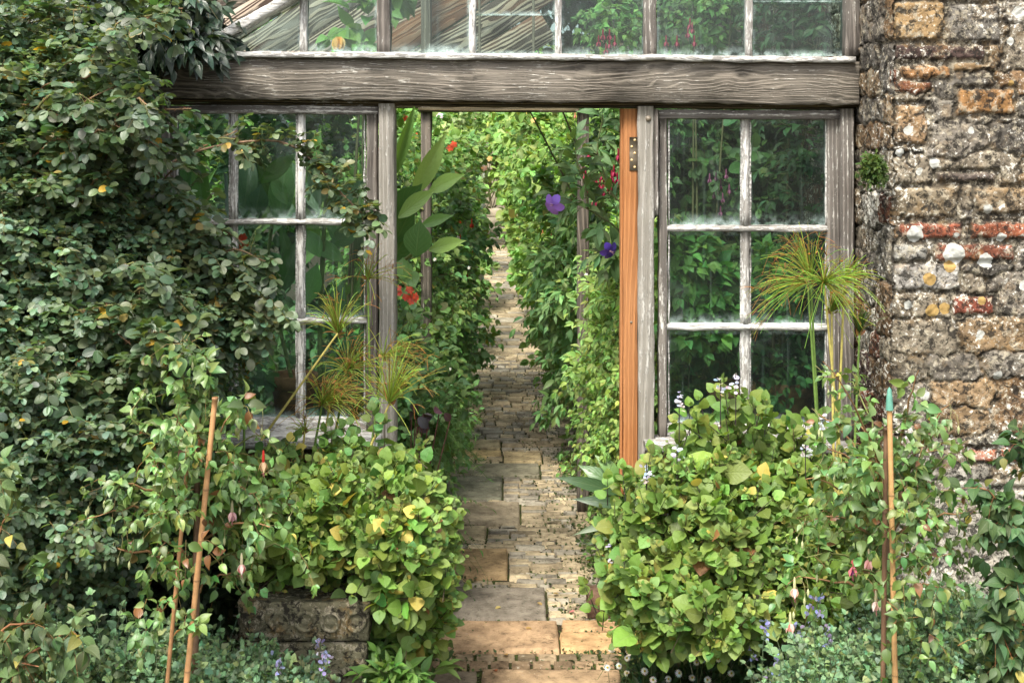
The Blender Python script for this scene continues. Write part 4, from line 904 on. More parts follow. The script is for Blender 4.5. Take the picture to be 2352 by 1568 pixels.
# ---------- daisies
def daisy_clump(label,base,pts,Y0,zone):
    t=plant('daisy_plant',label,'daisy',base,MF); k=3000; x=rs.uniform(zone[0],zone[1],k); y=rs.uniform(zone[2],zone[3],k); O=np.stack([x,y,.015+.08*rs.rand(k)*(1+.5*np.sin(x*20))],1)
    put_leaves(t['L'],O,nrm(rs.normal(0,.6,(k,3))+[0,-.1,.6]),rs.normal(0,.5,(k,3))+[0,-.3,.6],.03+.015*rs.rand(k),T_LANCE_LOW,vary((.04,.085,.03),k,.35))
    for (px,py) in pts:
        p=P(px,py,Y0+rs.normal(0,.05)); r=.012*(1+rs.normal(0,.1)); nr=nrm(np.array([rs.normal(0,.3),-1,.8])); 
        ax=nrm(np.cross(nr,[0,0,1.])); ay=np.cross(nr,ax); q=14; a=np.arange(q)*2*PI/q+rs.rand(); D=np.cos(a)[:,None]*ax+np.sin(a)[:,None]*ay
        g=G(); put_leaves(g,np.tile(p,(q,1)),D,np.tile(nr,(q,1)),np.full(q,r),T_LANCE_LOW,vary((.75,.73,.72),q,.08)); fl=g.build('flower',MP,t['o'])
        g=G(); lathe(g,p,[(.0035,.0),(.003,.002),(.0001,.003)],8,(.5,.4,.05),axis=nr); g.build('flower_centre',MP,fl)
        tube(t['S'],curve(p-nr*.001,p-[rs.normal(0,.02),-.03,.1],5,arch=(.004,0,0)),.0009,3,(.1,.13,.05))
    return done(t)
daisy_clump('low daisy plant with many small white flowers under the large mound, beside the path end',(.55,-.5,0),[(1457,1492),(1440,1510),(1481,1540),(1422,1528),(1527,1479),(1490,1485),(1615,1513),(1608,1490),(1600,1520),(1655,1478),(1650,1512),(1560,1545),(1500,1560),(1590,1555),(1625,1560),(1440,1545),(1395,1532),(1700,1490),(1745,1470),(1405,1490),(1535,1558),(1680,1545)],-.6,(.35,.95,-.85,-.25))

# ---------- weeds at the left edge of the path front
shrub('green_weed','bright green lance-leaved weed at the front left corner of the path','weed',[(900,1540,-.7,60,40,.08),(960,1550,-.6,50,40,.08),(870,1500,-.6,40,60,.06)],60,.06,(.1,.2,.04),T_LANCE,'alt',ML,.1,6,base=(-.4,-.65,0))

# ---------- papyrus
def papyrus(label,base,heads,ycol=(.36,.48,.09)):
    t=thing('papyrus_plant',label,'papyrus',base); b=np.array(base,float)
    for h in heads:
        (px,py,Y0,r,nrays,up,spread,brown,lean,st)=h; c=P(px,py,Y0); sb=P(st[0],st[1],st[2]) if st else b
        k=16; cc=curve(sb,c,k,arch=(lean,0,.0)); g=G(); tube(g,cc,np.linspace(.0048,.0032,k),6,(.42,.36,.1) if brown=='y' else (.12,.2,.04),True); s_=g.build('stem',MSTEM,t)
        ax=nrm(np.array(up,float)); D=nrm(ax+rs.normal(0,spread,(nrays,3))); L=r*(1+rs.normal(0,.18,nrays)); ts=np.linspace(0,1,7)[None,:,None]
        pts=c+D[:,None,:]*L[:,None,None]*ts+np.array([0,0,-1.])*(L*(.12+.35*rs.rand(nrays)))[:,None,None]*ts**2.6
        g=G(); col=vary(ycol if brown!='g' else (.07,.14,.03),nrays,.25,.12,(.4,.28,.06)); tube(g,pts,np.linspace(.0013,.0007,7),3,col)
        if brown in ('b','y'):
            # brown forked tips
            q=int(nrays*(.55 if brown=='b' else .12)); ii=rs.choice(nrays,q); e=pts[ii,-2]; 
            for _ in range(2): 
                d2=nrm(D[ii]+rs.normal(0,.6,(q,3))+[0,0,-.2]); tt=np.linspace(0,1,4)[None,:,None]; pp=e[:,None,:]+d2[:,None,:]*.05*tt+np.array([0,0,-.02])*tt**2; tube(g,pp,.0007,3,vary((.33,.17,.05),q,.25))
            q2=q//3; tube(g,np.stack([pts[ii[:q2],-3],pts[ii[:q2],-3]+rs.normal(0,.006,(q2,3))],1),.0022,4,vary((.4,.19,.06),q2,.25))
        g.build('umbel',MF,t)
        g=G(); kk=5; put_leaves(g,np.tile(c-ax*.008,(kk,1)),nrm(ax*.5+rs.normal(0,.7,(kk,3))),rs.normal(0,1,(kk,3)),np.full(kk,.03),T_LANCE,vary((.3,.17,.06),kk,.2)); g.build('bract',ML,t)
    return t
papyrus('papyrus clump with drooping yellowing umbels before the left window',(-.78,-.42,0.0),[
 (776,765,-.33,.16,90,(-.05,-.2,1),.32,'y',0,(600,1010,-.36)),(800,850,-.25,.13,70,(.3,-.2,.6),.6,'b',0,(760,1040,-.3)),(740,930,-.33,.15,80,(.25,-.3,.8),.5,'b',-.0,(716,1060,-.33)),(758,925,-.3,.13,60,(.5,-.2,.5),.5,'y',0,(735,1060,-.3)),
 (895,925,-.35,.19,110,(.12,-.2,1),.38,'y',0,(840,1050,-.38)),(812,960,-.3,.1,60,(.2,-.2,.8),.5,'g',0,(770,1060,-.3)),(562,868,-.3,.12,60,(.15,-.1,1),.3,'g',0,(560,1100,-.36)),(880,820,-.2,.14,50,(.7,-.2,.4),.5,'b',0,(850,1050,-.3)),(700,990,-.36,.06,40,(0,-.2,1),.6,'y',0,(690,1080,-.36)),(845,640,-.2,.12,34,(.1,-.2,.5),.7,'b',0,(850,900,-.22))])
papyrus('papyrus clump with round golden-green umbels beside the rubble wall',(1.05,-.5,0.0),[
 (1862,640,-.42,.17,64,(-.35,-.25,1),.3,'b',0,(1885,1100,-.45)),(1893,650,-.5,.115,140,(.25,-.5,.35),.8,'y',0,(1935,1100,-.45)),(1910,715,-.42,.11,70,(.25,-.3,1),.38,'y',0,(1915,1100,-.45)),(1855,650,-.46,.16,45,(-.8,-.2,.1),.45,'b',0,(1885,1100,-.46)),
 (1940,640,-.44,.10,60,(.5,-.3,.6),.6,'y',0,(1920,1100,-.44)),(1974,765,-.43,.10,70,(.05,-.1,1),.25,'g',0,(1960,1100,-.44))],(.3,.46,.07))

# ================================================================== INSIDE THE GLASSHOUSE
# ginger lily in the doorway
def big_leaf_plant(label,cat,base,leaves,stems,col,name='ginger_lily',tpl=T_CANNA,group=None):
    t=thing(name,label,cat,base,group)
    for (a,b,Y0,Y1,w,tilt,c) in leaves:
        p=P(a[0],a[1],Y0); q=P(b[0],b[1],Y1); L=np.linalg.norm(q-p); g=G(); nn=np.array([[tilt,-1,.45]]); X,Yv,Z=frame((q-p)[None],nn)
        g.batch(tpl,p[None],X,Yv,Z,np.array([[w/.32,L,L]]) if False else np.array([[w*1.3/.32,L,L*.6]]),np.array([c if c else col])); g.build('leaf',MG,t)
    for (pts,r) in stems:
        c=np.array([P(*p) for p in pts]); f=np.stack([np.interp(np.linspace(0,1,14),np.linspace(0,1,len(c)),c[:,i]) for i in range(3)],1); g=G(); tube(g,f,np.linspace(r,r*.6,14),8,(.16,.2,.06)); g.build('stem',MSTEM,t)
    return t
A_=(.27,.42,.1); B_=(.08,.18,.05); C_=(.16,.3,.08)
big_leaf_plant('ginger lily with broad paddle leaves just inside the door, leaning into the opening','ginger lily',(-.55,.45,0),[
 ((945,455),(1030,305),.45,.35,.055,.5,(.28,.42,.13)),((985,440),(1062,396),.4,.3,.05,-.3,A_),((915,500),(995,430),.35,.25,.055,-.4,A_),((905,500),(965,425),.45,.35,.08,.3,B_),((955,590),(965,505),.3,.26,.08,.1,B_),
 ((985,575),(1065,548),.35,.25,.045,-.3,A_),((965,520),(1040,490),.45,.4,.035,-.2,C_),((925,640),(925,590),.35,.35,.06,0,C_),((905,560),(950,470),.55,.45,.06,.2,B_),((895,420),(960,240),.9,.7,.04,.4,C_),((900,600),(945,520),.6,.5,.07,.2,B_),((935,620),(955,660),.4,.36,.05,.1,C_)],
 [([(850,700,.5),(905,615,.4),(945,585,.35),(990,545,.3)],.009),([(880,1000,.5),(895,700,.5),(900,450,.55)],.009)],A_)
# canna / ginger behind the left window
lv=[((560,500),(575,330),.4,.5,.06,.2,(.05,.12,.035)),((600,420),(680,350),.35,.3,.05,.3,(.13,.26,.05)),((585,500),(600,420),.3,.3,.06,.2,(.06,.13,.04)),((640,520),(655,350),.5,.5,.08,-.2,B_),((735,470),(735,340),.3,.35,.07,.0,(.12,.22,.08)),((700,420),(740,290),.5,.5,.05,.4,C_),
 ((560,560),(630,620),.3,.3,.05,.2,C_),((640,680),(690,540),.45,.4,.06,.3,B_),((790,600),(700,540),.4,.35,.05,.3,C_),((735,590),(700,520),.3,.3,.05,.2,C_),((760,560),(830,520),.45,.4,.06,.4,B_),((700,700),(730,600),.3,.3,.06,.2,C_),((760,480),(830,410),.5,.4,.07,-.2,B_),((620,470),(560,440),.5,.45,.06,.1,B_),((420,480),(440,290),.5,.55,.05,.2,B_),((470,500),(450,340),.5,.45,.05,.2,C_),((660,470),(620,400),.4,.4,.04,0,C_),((750,760),(790,640),.4,.4,.06,.2,(.1,.18,.08))]
for _ in range(16):
    x=rs.uniform(410,830); y=rs.uniform(380,800); lv.append(((x,y+80),(x+rs.normal(0,60),y-60),.7+.4*rs.rand(),.7+.3*rs.rand(),.04+.02*rs.rand(),rs.normal(0,.4),(.04,.09,.03) if rs.rand()<.6 else C_))
big_leaf_plant('clump of tall ginger lilies with large pointed leaves behind the left window','ginger lily',(-1.0,.6,0),lv,[([(735,1000,.42),(735,730,.38),(745,500,.38),(760,340,.4)],.011),([(700,1000,.34),(635,720,.34),(570,540,.34),(545,480,.34)],.008),([(560,1000,.5),(600,700,.6),(640,400,.6)],.01)],C_)
def blossom_cluster(name,label,cat,parent,p,k,size,col,Y):
    for _ in range(k):
        c=P(p[0]+rs.normal(0,9),p[1]+rs.normal(0,7),Y+rs.normal(0,.01)); q=5; a=np.arange(q)*2*PI/q+rs.rand()*6; nr=nrm(np.array([rs.normal(0,.5),-1,rs.normal(.2,.4)])); ax=nrm(np.cross(nr,[0,0,1.])); ay=np.cross(nr,ax)
        g=G(); put_leaves(g,np.tile(c,(q,1)),np.cos(a)[:,None]*ax+np.sin(a)[:,None]*ay+nr*.3,np.tile(nr,(q,1)),np.full(q,size),T_PETAL,vary(col,q,.12)); g.build('flower',MP,parent)

# interior shrubs: explicit rows along both sides of the path
INT='planting along the greenhouse path'
def bank(label,cat,ells,n,size,col,flowers=None,**k):
    nm=k.pop('name','leafy_shrub'); t=shrub(nm,label,cat,ells,n,size,col,world=True,**k)
    if flowers:
        fk,fcol,kind=flowers; E=np.array(ells)
        O,D=shell_w(ells,fk*3,.95,.1); q=D[:,1]<.2; O=O[q][:fk]; D=D[q][:fk]
        for o,d in zip(O,D):
            if kind=='fuchsia': fuchsia_flower(t['o'],o,.035,fcol,fcol,tuple(c*.6 for c in fcol))
            else:
                g=G(); qn=5; a=np.arange(qn)*2*PI/qn; nr=nrm(np.array([rs.normal(0,.4),-1,.4])); ax=nrm(np.cross(nr,[0,0,1.])); ay=np.cross(nr,ax); put_leaves(g,np.tile(o,(qn,1)),np.cos(a)[:,None]*ax+np.sin(a)[:,None]*ay,np.tile(nr,(qn,1)),np.full(qn,kind),T_PETAL,vary(fcol,qn,.12)); g.build('flower',MP,t['o'])
    return t
# left bank, front to back   (x,y,z,rx,ry,rz)
bank('round-leaved pelargonium with coral flowers just inside the door on the left','pelargonium',[(-.5,.55,.75,.22,.2,.25),(-.42,.6,.95,.16,.18,.15),(-.6,.5,.5,.2,.2,.25)],360,.042,(.1,.18,.065),tpl=T_ROUND,name='pelargonium_plant')
pel=bpy.data.objects['pelargonium_plant']; blossom_cluster('x','x','x',pel,(938,680),7,.014,(.62,.1,.06),.2); blossom_cluster('x','x','x',pel,(918,676),3,.012,(.6,.08,.06),.25)
bank('deep green leafy shrub spilling over the path edge on the left inside the door','shrub',[(-.38,.9,.62,.2,.25,.25),(-.42,1.2,.45,.22,.3,.3),(-.5,.8,.25,.2,.25,.25)],460,.045,(.085,.16,.05),mode='opp')
bank('mixed green shrub behind the paddle leaves on the left','shrub',[(-0.52, 1.9, 1.0, 0.32, 0.35, 0.42), (-0.45, 1.8, 0.5, 0.26, 0.35, 0.4), (-0.65, 1.7, 1.4, 0.25, 0.3, 0.3)],620,.045,(.1,.18,.045),yellow=.02,flowers=(26,(.8,.78,.75),.009))
bank('dark-leaved shrub with red tubular flowers further down the left','fuchsia',[(-0.52, 2.9, 1.15, 0.36, 0.4, 0.4), (-0.46, 2.8, 0.6, 0.3, 0.4, 0.5)],620,.05,(.07,.14,.045),flowers=(22,(.6,.06,.03),'fuchsia'),name='fuchsia_shrub')
bank('bright leafy shrub halfway along the left of the path','shrub',[(-0.62, 4.3, 1.2, 0.42, 0.5, 0.5), (-0.55, 4.2, 0.6, 0.38, 0.6, 0.6)],700,.06,(.1,.19,.045),flowers=(20,(.75,.7,.68),.02),yellow=.02)
bank('scarlet-flowered shrub past halfway on the left of the path','shrub',[(-0.72, 6.2, 1.35, 0.48, 0.6, 0.6), (-0.62, 6, 0.6, 0.42, 0.7, 0.6)],650,.07,(.11,.2,.05),flowers=(26,(.65,.09,.04),.03))
bank('pale green shrub towards the far end on the left','shrub',[(-0.88, 8.8, 1.5, 0.6, 0.8, 0.75), (-0.73, 8.6, 0.6, 0.48, 0.8, 0.6)],650,.09,(.13,.21,.06),flowers=(24,(.8,.75,.72),.035),tpl=T_OVATE_LOW)
bank('sunlit yellowish shrub near the far end on the left','shrub',[(-1.08, 12, 1.7, 0.75, 1, 0.9), (-0.88, 12, 0.6, 0.5, 1, 0.6)],600,.11,(.15,.21,.07),tpl=T_OVATE_LOW,flowers=(16,(.75,.4,.35),.045))
bank('tall airy shrub at the far end on the left','shrub',[(-1.35, 16, 1.9, 1.0, 1.2, 1.2), (-1.05, 16, 0.7, 0.6, 1.2, 0.7)],700,.13,(.13,.2,.05),tpl=T_OVATE_LOW,flowers=(20,(.85,.8,.7),.05))
# right bank
bank('low trailing pale-green plant spilling over the path just inside the door on the right','trailing plant',[(.42,.75,.55,.17,.25,.2),(.44,1.0,.75,.17,.3,.25),(.46,.55,.75,.12,.15,.3)],520,.032,(.16,.25,.06),tpl=T_OVATE,droop=.5,name='trailing_plant',dirbias=(-.3,-.2,.1),L=.14,nodes=5)
bank('lime-green bush of narrow leaves on the right inside the door','shrub',[(.47,1.1,1.05,.18,.3,.25),(.5,.8,1.2,.14,.2,.22),(.52,1.2,.8,.2,.3,.3)],560,.05,(.17,.26,.07),tpl=T_LANCE,mode='opp',flowers=(26,(.8,.8,.78),.008),L=.16,nodes=5)
bank('small-leaved green filler bush low on the right behind the jamb','shrub',[(.55,.5,.45,.14,.2,.35),(.6,.9,.3,.22,.3,.3)],420,.028,(.1,.18,.04),tpl=T_OVATE)
bank('dark spreading shrub with long drooping leaves on the right of the path','shrub',[(.36,2.3,1.0,.26,.4,.3),(.45,2.5,.6,.3,.4,.5),(.5,2.2,1.35,.25,.3,.25)],480,.075,(.1,.185,.06),tpl=T_LANCE,mode='opp',droop=.5)
bank('green shrub in the middle of the right side','shrub',[(.5,3.8,1.2,.36,.5,.5),(.48,3.7,.6,.36,.5,.6)],620,.065,(.1,.18,.04),flowers=(14,(.8,.75,.72),.018))
bank('salmon-flowered shrub past the middle on the right','fuchsia',[(0.53, 5.6, 1.4, 0.5, 0.6, 0.6), (0.53, 5.6, 0.6, 0.42, 0.6, 0.6)],640,.075,(.13,.22,.05),flowers=(24,(.75,.3,.2),'fuchsia'),name='fuchsia_shrub')
bank('broad leafy shrub further back on the right','shrub',[(0.5, 8.2, 1.55, 0.65, 0.8, 0.7), (0.52, 8, 0.6, 0.5, 0.8, 0.6)],650,.095,(.13,.22,.05),tpl=T_OVATE_LOW,flowers=(12,(.8,.5,.2),.03))
bank('bright yellow-green shrub near the far end on the right','shrub',[(0.47, 11.5, 1.7, 0.75, 1, 0.9), (0.52, 11.5, 0.6, 0.6, 1, 0.6)],620,.11,(.16,.25,.06),tpl=T_OVATE_LOW,yellow=.05)
bank('tall shrub at the far end on the right','shrub',[(0.5, 15.5, 1.9, 1.05, 1.2, 1.1), (0.55, 15.5, 0.7, 0.72, 1.2, 0.7)],700,.13,(.14,.23,.05),tpl=T_OVATE_LOW)
bank('pale sunlit hedge closing the view at the end of the path','hedge',[(-.6,20.5,2.1,1.8,.8,1.5),(1.4,20.5,2.1,1.6,.8,1.5),(-2.6,20.5,2.1,1.4,.8,1.5)],1500,.15,(.17,.22,.08),tpl=T_OVATE_LOW,name='hedge',yellow=.06)
# steps at the end of the path
bank('tangle of pale yellow-green foliage arching over the steps at the end of the path','shrub',[(-.35,19.4,2.35,.9,.5,.8),(.6,18.8,1.9,.6,.5,1.2),(-1.4,18.8,1.9,.6,.5,1.2),(-.2,18.0,2.5,.8,.5,.5)],900,.12,(.2,.28,.08),tpl=T_OVATE_LOW,yellow=.08,flowers=(16,(.8,.4,.25),.05))
st=thing('stone_steps','pale stone steps rising at the far end of the path','steps',(-.25,18,0)); 
M_STEP=plain('step_stone',(.42,.36,.26),.9,6,.3,.5)
for i in range(3):
    g=G(); beam(g,(-.85,17.8+.35*i,.06+.14*i),(.35,17.8+.35*i,.06+.14*i),(0,0,1),.13,.34,ch=.01,n=8,jit=.006); g.build('step',M_STEP,st)
g=G(); sheet(g,np.array([-3.,23.,0]),np.array([7,0,0]),np.array([0,0,2.6]),20,20,.02,np.array([0,1.,0]),(.5,.42,.28)); sheet(g,np.array([-3.,23.3,0]),np.array([7,0,0]),np.array([0,0,2.6]),20,20,.02,np.array([0,1.,0]),(.5,.42,.28)); sheet(g,np.array([-3.,23.,2.6]),np.array([7,0,0]),np.array([0,.3,0]),20,3,.01,np.array([0,0,1.]),(.5,.42,.28)); tag(g.build('garden_wall',M_STEP,None,(0,23,0)),'pale sunlit garden wall glimpsed beyond the end hedge','wall')

# ---------- asparagus fern and ferns by the path
t=plant('asparagus_fern','feathery asparagus fern drooping over the path edge on the left','fern',(-.42,.6,.0),MF)
k=26; O=np.tile(np.array([-.42,.62,.66]),(k,1))+rs.normal(0,.03,(k,3)); D=nrm(np.stack([.9+rs.normal(0,.25,k),-.2+rs.normal(0,.5,k),.25+rs.normal(0,.25,k)],1)); L=.22+.12*rs.rand(k)
for j in range(14):
    tt=.15+.85*j/13; p=O+D*(L*tt)[:,None]+np.array([0,0,-1])*(L*.55*tt*tt)[:,None]
    for _ in range(9): put_leaves(t['L'],p,nrm(rs.normal(0,.7,(k,3))+[.2,0,-.1]),rs.normal(0,1,(k,3)),.022+.01*rs.rand(k),T_GRASS,vary((.08,.16,.04),k,.25))
pts=np.stack([O+D*(L*x)[:,None]+np.array([0,0,-1])*(L*.55*x*x)[:,None] for x in np.linspace(0,1,6)],1); tube(t['S'],pts,.0013,3,(.08,.13,.04)); tube(t['S'],curve((-.42,.6,0),(-.42,.62,.66),5),.01,6,(.1,.12,.05)); done(t)
def fern(label,c,k,L,col,fr=(.5,-.4,.5)):
    t=plant('fern',label,'fern',(c[0],c[1],0),MF); O=np.tile(c,(k,1))+rs.normal(0,.02,(k,3)); D=nrm(np.array(fr)+rs.normal(0,.45,(k,3))); D[:,2]=np.abs(D[:,2])+.15; D=nrm(D); Lr=L*(1+rs.normal(0,.15,k))
    twigs(t['L'],t['S'],O,D,Lr,16,T_LANCE_LOW,.055*L/.3,1.35,.75,'pin',(0,-.2,.8),col,.15,0,stem=.0014,scol=(.1,.12,.04),t0=.1,jit=.15,taper=1.1,petiole=0)
    tube(t['S'],curve((c[0],c[1],0),c,4),.008,5,(.06,.05,.03)); return done(t)
fern('arching green fern at the path edge left, behind the yellow-green mound',np.array([-.42,.3,.42]),26,.3,(.08,.16,.045))
fern('second fern lower down beside the left door post',np.array([-.4,.5,.25]),22,.28,(.06,.12,.035))
t=plant('purple_leaf_plant','dark purple-leaved begonia low inside the door on the left','begonia',(-.38,.35,0),MG); k=9; O=np.array([P(975+rs.normal(0,22),965+rs.normal(0,22),.3+.1*rs.rand()) for _ in range(k)]); put_leaves(t['L'],O,nrm(rs.normal(0,.6,(k,3))+[.2,-.3,-.1]),rs.normal(0,.4,(k,3))+[0,-1,.4],.035+.02*rs.rand(k),T_ROUND,vary((.06,.035,.045),k,.3)); [tube(t['S'],curve((-.38,.35,0),o,5,arch=(0,0,.03)),.002,4,(.12,.05,.04)) for o in O]; done(t)
# strap-leaved plant at the foot of the jamb
big_leaf_plant('strap-leaved plant with broad silvery leaves at the foot of the fresh timber jamb','plant',(.5,.3,0),[((1420,1130),(1290,1090),.35,.25,.05,.0,(.06,.12,.05)),((1428,1190),(1325,1222),.2,.1,.03,.1,(.16,.22,.13)),((1430,1160),(1320,1140),.25,.2,.04,0,(.05,.1,.045)),((1420,1120),(1330,1060),.4,.4,.06,.1,B_),((1430,1200),(1345,1250),.25,.2,.05,0,(.08,.14,.05)),((1425,1100),(1370,1040),.4,.4,.05,.1,C_)],[([(1440,1380,.3),(1430,1180,.3)],.01)],C_,name='strap_leaf_plant',tpl=T_STRAP)
# tibouchina with two purple flowers
t=plant('tibouchina_shrub','tibouchina branch with two large purple flowers reaching in from behind the fresh timber jamb','tibouchina',(.62,.5,0),ML)
br=[[(1440,545,.4),(1400,510,.36),(1350,480,.33),(1300,455,.3)],[(1350,480,.33),(1345,430,.33),(1325,370,.33),(1320,330,.33)],[(1440,600,.4),(1420,580,.35),(1395,585,.3)],[(1440,480,.4),(1400,440,.4),(1370,340,.42),(1385,270,.4)]]
for b_ in br:
    c=np.array([P(*q) for q in b_]); f=np.stack([np.interp(np.linspace(0,1,12),np.linspace(0,1,len(c)),c[:,i]) for i in range(3)],1); tube(t['S'],f,np.linspace(.004,.0018,12),5,(.16,.17,.07)); T=nrm(np.gradient(f,axis=0)); k=9; ii=np.linspace(2,11,k).astype(int)
    twigs(t['L'],t['S'],f[ii],nrm(T[ii]+rs.normal(0,.5,(k,3))),.06,2,T_LANCE,.085,1.1,.3,'opp',(0,-.4,.8),(.13,.22,.08),.2)
def big_flower(px,py,Y0,size,col,nr):
    g=G(); c=P(px,py,Y0); q=5; a=np.arange(q)*2*PI/q+.3; nr=nrm(np.array(nr,float)); ax=nrm(np.cross(nr,[0,0,1.])); ay=np.cross(nr,ax); put_leaves(g,np.tile(c,(q,1)),np.cos(a)[:,None]*ax+np.sin(a)[:,None]*ay+nr*.25,np.tile(nr,(q,1)),np.full(q,size),leaf_tpl([.06,.18,.3,.4,.42,.36,.16],.12,.5),vary(col,q,.06)); fl=g.build('flower',MP,t['o'])
    g=G(); tube(g,np.stack([np.tile(c,(6,1)),c+nr*.012+rs.normal(0,.005,(6,3))],1),.0008,3,(.6,.4,.5)); g.build('stamens',MP,fl)
big_flower(1271,470,.25,.040,(.3,.16,.72),(-.7,-1,-.35)); big_flower(1400,576,.22,.034,(.1,.05,.36),(.4,-.7,-.35))
tube(t['S'],curve((.62,.5,0),P(1440,545,.4),8),.008,6,(.12,.1,.06)); done(t)
# crimson fuchsia on the right inner post
t=bank('fuchsia with hanging crimson flowers beside the right inner post','fuchsia',[(.52,1.3,1.55,.16,.25,.22),(.58,1.2,1.2,.16,.2,.25),(.6,1.3,1.85,.18,.25,.2)],380,.045,(.075,.15,.045),name='fuchsia_shrub',finish=True)
for (x,y) in ((1390,400),(1410,388),(1370,410),(1400,420),(1355,425),(1372,440),(1385,432),(1340,378),(1352,350),(1418,405),(1420,350),(1345,395),(1365,455),(1405,400),(1380,395),(1395,412),(1360,400),(1378,420)): fuchsia_flower(t['o'],P(x,y,.62),.032,(.3,.02,.05),(.4,.03,.09),(.2,.01,.05))

# climbers on the inner wall seen through the right window
t=bank('heart-leaved climber with mauve bells behind the upper right window','climber',[(1.0,1.2,1.6,.2,.4,.35),(.85,1.6,1.7,.25,.4,.4),(1.0,1.8,1.1,.2,.5,.5),(.8,1.9,2.3,.3,.4,.4),(.75,1.5,1.3,.15,.3,.4)],800,.055,(.06,.12,.03),tpl=T_ROUND,name='climbing_vine',droop=.8,flowers=None)
for (x,y) in ((1645,400),(1655,420),(1668,395),(1640,440),(1660,450),(1675,430),(1690,420),(1630,405),(1580,545),(1600,570),(1655,480),(1705,560)): fuchsia_flower(t['o'],P(x,y,.9),.026,(.35,.1,.22),(.42,.14,.28),(.3,.08,.2))
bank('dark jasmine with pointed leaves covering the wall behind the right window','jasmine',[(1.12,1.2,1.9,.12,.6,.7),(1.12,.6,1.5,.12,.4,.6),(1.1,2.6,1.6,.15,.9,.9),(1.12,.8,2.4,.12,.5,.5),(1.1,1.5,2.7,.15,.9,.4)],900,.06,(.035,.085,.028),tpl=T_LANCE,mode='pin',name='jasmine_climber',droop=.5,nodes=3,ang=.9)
bank('broad-leaved salvia just behind the middle panes of the right window','salvia',[(.66,.3,1.24,.13,.09,.11),(.7,.32,1.08,.16,.1,.12),(.6,.3,1.32,.08,.08,.12),(1.0,.45,1.2,.12,.1,.12)],190,.06,(.15,.26,.07),name='salvia_plant',L=.12,nodes=4,droop=.15)
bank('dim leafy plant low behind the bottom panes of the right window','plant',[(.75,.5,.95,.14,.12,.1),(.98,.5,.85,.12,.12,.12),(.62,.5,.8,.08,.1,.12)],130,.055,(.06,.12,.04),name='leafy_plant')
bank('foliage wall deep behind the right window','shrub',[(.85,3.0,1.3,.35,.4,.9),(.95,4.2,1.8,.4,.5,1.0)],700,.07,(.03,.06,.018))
# high climber under the roof, seen through the top panes
bank('climber trained under the roof, seen through the topmost panes at centre right','climber',[(.1,2.9,2.42,.45,.3,.34),(.55,3.2,2.75,.6,.4,.42),(-.1,3.6,2.85,.5,.4,.4),(-.45,3.3,2.65,.5,.4,.5),(1.0,3.4,2.8,.4,.4,.5),(.3,2.6,2.6,.35,.25,.22)],1100,.075,(.085,.165,.04),name='climbing_vine',tpl=T_OVATE,base=(.95,3.3,0))
t=bank('fuchsia with crimson flowers standing tall, seen through the top panes','fuchsia',[(.42,1.0,2.2,.14,.15,.12),(.8,1.1,2.28,.16,.15,.14)],110,.04,(.08,.16,.04),name='fuchsia_shrub',base=(.75,1.0,0))
for (x,y) in ((1385,75),(1400,95),(1375,90),(1392,108),(1412,90),(1585,50),(1590,60),(1580,70),(1530,90),(1555,90),(1595,90),(1400,75)): fuchsia_flower(t['o'],P(x,y,.7),.03,(.3,.02,.05),(.42,.05,.1),(.22,.01,.06))
t=bank('spindly plant with a yellow bloom behind the second top pane','plant',[(-.62,.8,2.2,.1,.08,.08),(-.5,.8,2.35,.1,.08,.1),(-.55,.8,2.1,.08,.06,.06)],14,.09,(.1,.2,.05),tpl=T_OVATE,name='leafy_plant',base=(-.6,.8,0))
big=G(); k=6; c=P(778,98,.4); a=np.arange(k)*PI/3; put_leaves(big,np.tile(c+[0,0,.02],(k,1)),np.stack([np.cos(a)*.35,np.sin(a)*.35-.2,-np.ones(k)],1),np.stack([np.cos(a),np.sin(a)-.5,.2*np.ones(k)],1),np.full(k,.05),leaf_tpl([.2,.4,.45,.4,.3],.1,.2),vary((.75,.55,.2),k,.1)); big.build('flower',MP,t['o'])
# greenery behind the left window
bank('tall green bush beyond the left window','shrub',[(-1.4,2.6,1.2,.8,.5,1.1),(-2.0,3.2,1.6,.9,.5,1.0),(-.95,2.0,.5,.45,.3,.5)],1300,.08,(.05,.1,.035),name='leafy_shrub')
bank('bright green tree out in the open beyond the left window','tree',[(-2.0,6,1.9,1.1,.8,.9),(-3.4,6,1.6,1.2,.8,1.4)],900,.12,(.14,.24,.06),name='garden_tree',tpl=T_OVATE_LOW)
bank('scalloped-leaved pelargonium against the left panes','pelargonium',[(-1.05,.28,.95,.12,.08,.2),(-1.08,.3,1.3,.1,.08,.2),(-.75,.25,.72,.06,.05,.06)],110,.055,(.06,.13,.045),tpl=T_ROUND,name='pelargonium_plant')
p2=thing('scarlet_flower_plant','scarlet pelargonium bloom behind the left middle pane','pelargonium',(-.9,.25,0)); g=G(); tube(g,curve((-.9,.25,0),P(556,560,.2),8),.003,5,(.12,.2,.05)); g.build('stem',MSTEM,p2); blossom_cluster('','','',p2,(555,553),7,.016,(.7,.07,.02),.2)
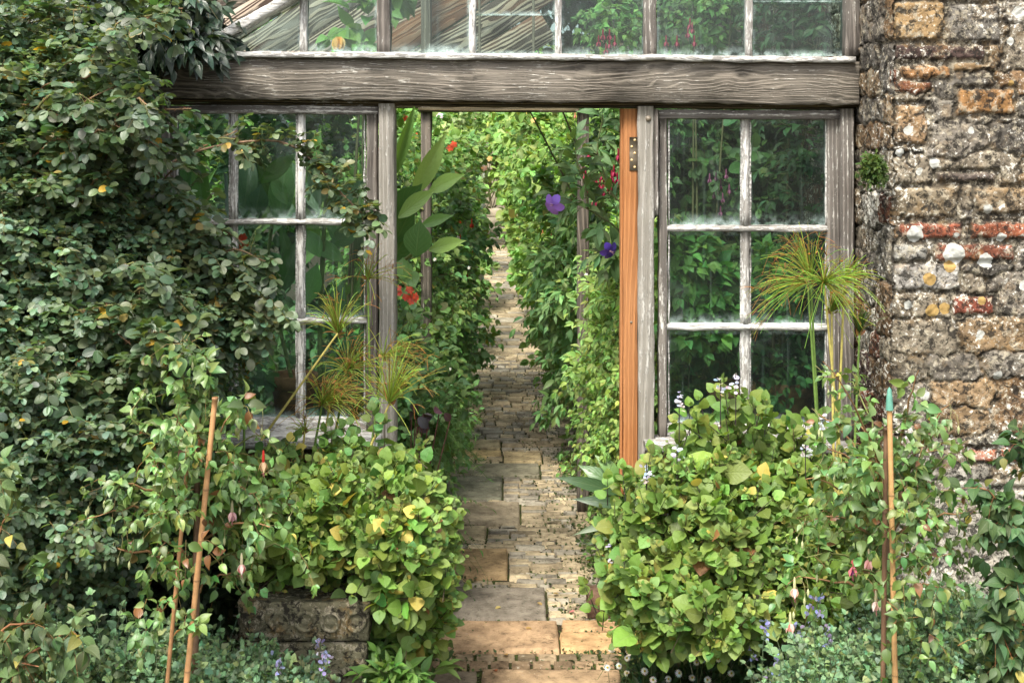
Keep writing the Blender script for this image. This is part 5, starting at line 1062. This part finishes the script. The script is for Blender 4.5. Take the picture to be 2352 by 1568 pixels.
# terracotta pots on staging
def pot(label,px,py,Y0,r,h,grp='terracotta pots'):
    c=P(px,py,Y0); t=thing('terracotta_pot',label,'pot',(c[0],c[1],c[2]-h),grp); g=G(); b=c-[0,0,h]
    lathe(g,b,[(.0001,0),(r*.68,0),(r*.93,h*.78),(r*.93,h*.79)],28); g.build('pot_body',M_TERRA,t); g=G(); lathe(g,b,[(r*.94,h*.76),(r*1.03,h*.78),(r*1.03,h),(r*.93,h),(r*.91,h*.9),(.0001,h*.9)],28); g.build('rim',M_TERRA,t); return t
pot('wide terracotta pot behind the lower left window pane',675,858,.32,.085,.2); pot('terracotta pot behind the bottom right pane of the left window',790,880,.36,.085,.2)
pot('terracotta pot half seen behind the bottom left pane of the right window',1680,878,.3,.085,.2); pot('larger terracotta pot behind the bottom right pane of the right window',1805,872,.5,.11,.22)
for lab,x0,x1 in (('slatted timber bench behind the left window',-1.25,-.48),('slatted timber bench behind the right window',.5,1.15)):
    t=thing('staging_bench',lab,'bench',((x0+x1)/2,.5,0)); g=G(); [beam(g,(x0,.14+.1*i,.60),(x1,.14+.1*i,.60),(0,1,0),.08,.025,n=4) for i in range(6)]; g.build('bench_top',W_DARK,t)
    for x in (x0+.05,x1-.05):
        for y in (.16,.62): g=G(); beam(g,(x,y,0),(x,y,.585),(1,0,0),.05,.05,n=3); g.build('leg',W_DARK,t)
# small things
t=thing('white_stake','white plastic strip leaning behind the lower left pane','stake',P(572,975,.12)); g=G(); beam(g,P(550,795,.12),P(570,958,.12),(1,0,0),.014,.004,n=4,jit=.0004); g.build('strip',M_PLAST,t); t.name='plastic_strip'
t=thing('white_tube','short white tube behind the upper left pane','tube',P(520,500,.12)); g=G(); tube(g,[P(519,398,.12),P(522,500,.12)],.006,8,cap=True); g.build('tube_body',M_PLAST,t); t.name='plastic_tube'
t=thing('stone_block','reddish stone block against the path edge beside the right mound','block',(*gnd(1385,1422),0)); g=G(); bx,by=gnd(1385,1424); beam(g,(bx-.055,by+.05,.05),(bx+.06,by+.05,.05),(0,0,1),.1,.1,ch=.008,n=5,jit=.003,C=(.16,.1,.07)); g.build('block_body',M_PAVE,t)
shrub('wall_fern','tuft of fern rooted in the corner of the rubble wall, high up','fern',[(2003,385,-.42,20,30,.03)],100,.022,(.06,.1,.02),T_LANCE,'opp',MF,.05,4,base=P(2003,400,-.3),stem=0)
# fallen leaves and petals on the path
for (px,py,c) in ((1320,1410,(.55,.2,.2)),(1352,1170,(.6,.2,.22)),(1300,1180,(.75,.7,.68)),(1235,1390,(.4,.28,.12)),(1150,1400,(.5,.4,.15)),(1385,1210,(.5,.15,.1)),(1340,1345,(.45,.2,.1)),(1270,1370,(.3,.22,.1)),(1165,1512,(.4,.25,.1)),(1140,1548,(.45,.15,.07)),(1208,1450,(.45,.3,.12)),(1298,1505,(.35,.22,.1))):
    x,y=gnd(px,py); g=G(); put_leaves(g,np.array([[x,y,.012]]),rs.normal(0,1,(1,3))*[1,1,.05],np.array([[.1,-.1,1.]]),np.array([.022]),T_ROUND,np.array([c])); o=g.build('fallen_leaf',MP,None,(x,y,.012)); tag(o,'small fallen leaf or petal lying on the paving','leaf','fallen leaves on the path')
print('TOTAL verts',sum(len(m.vertices) for m in bpy.data.meshes),'objects',len(bpy.data.objects))
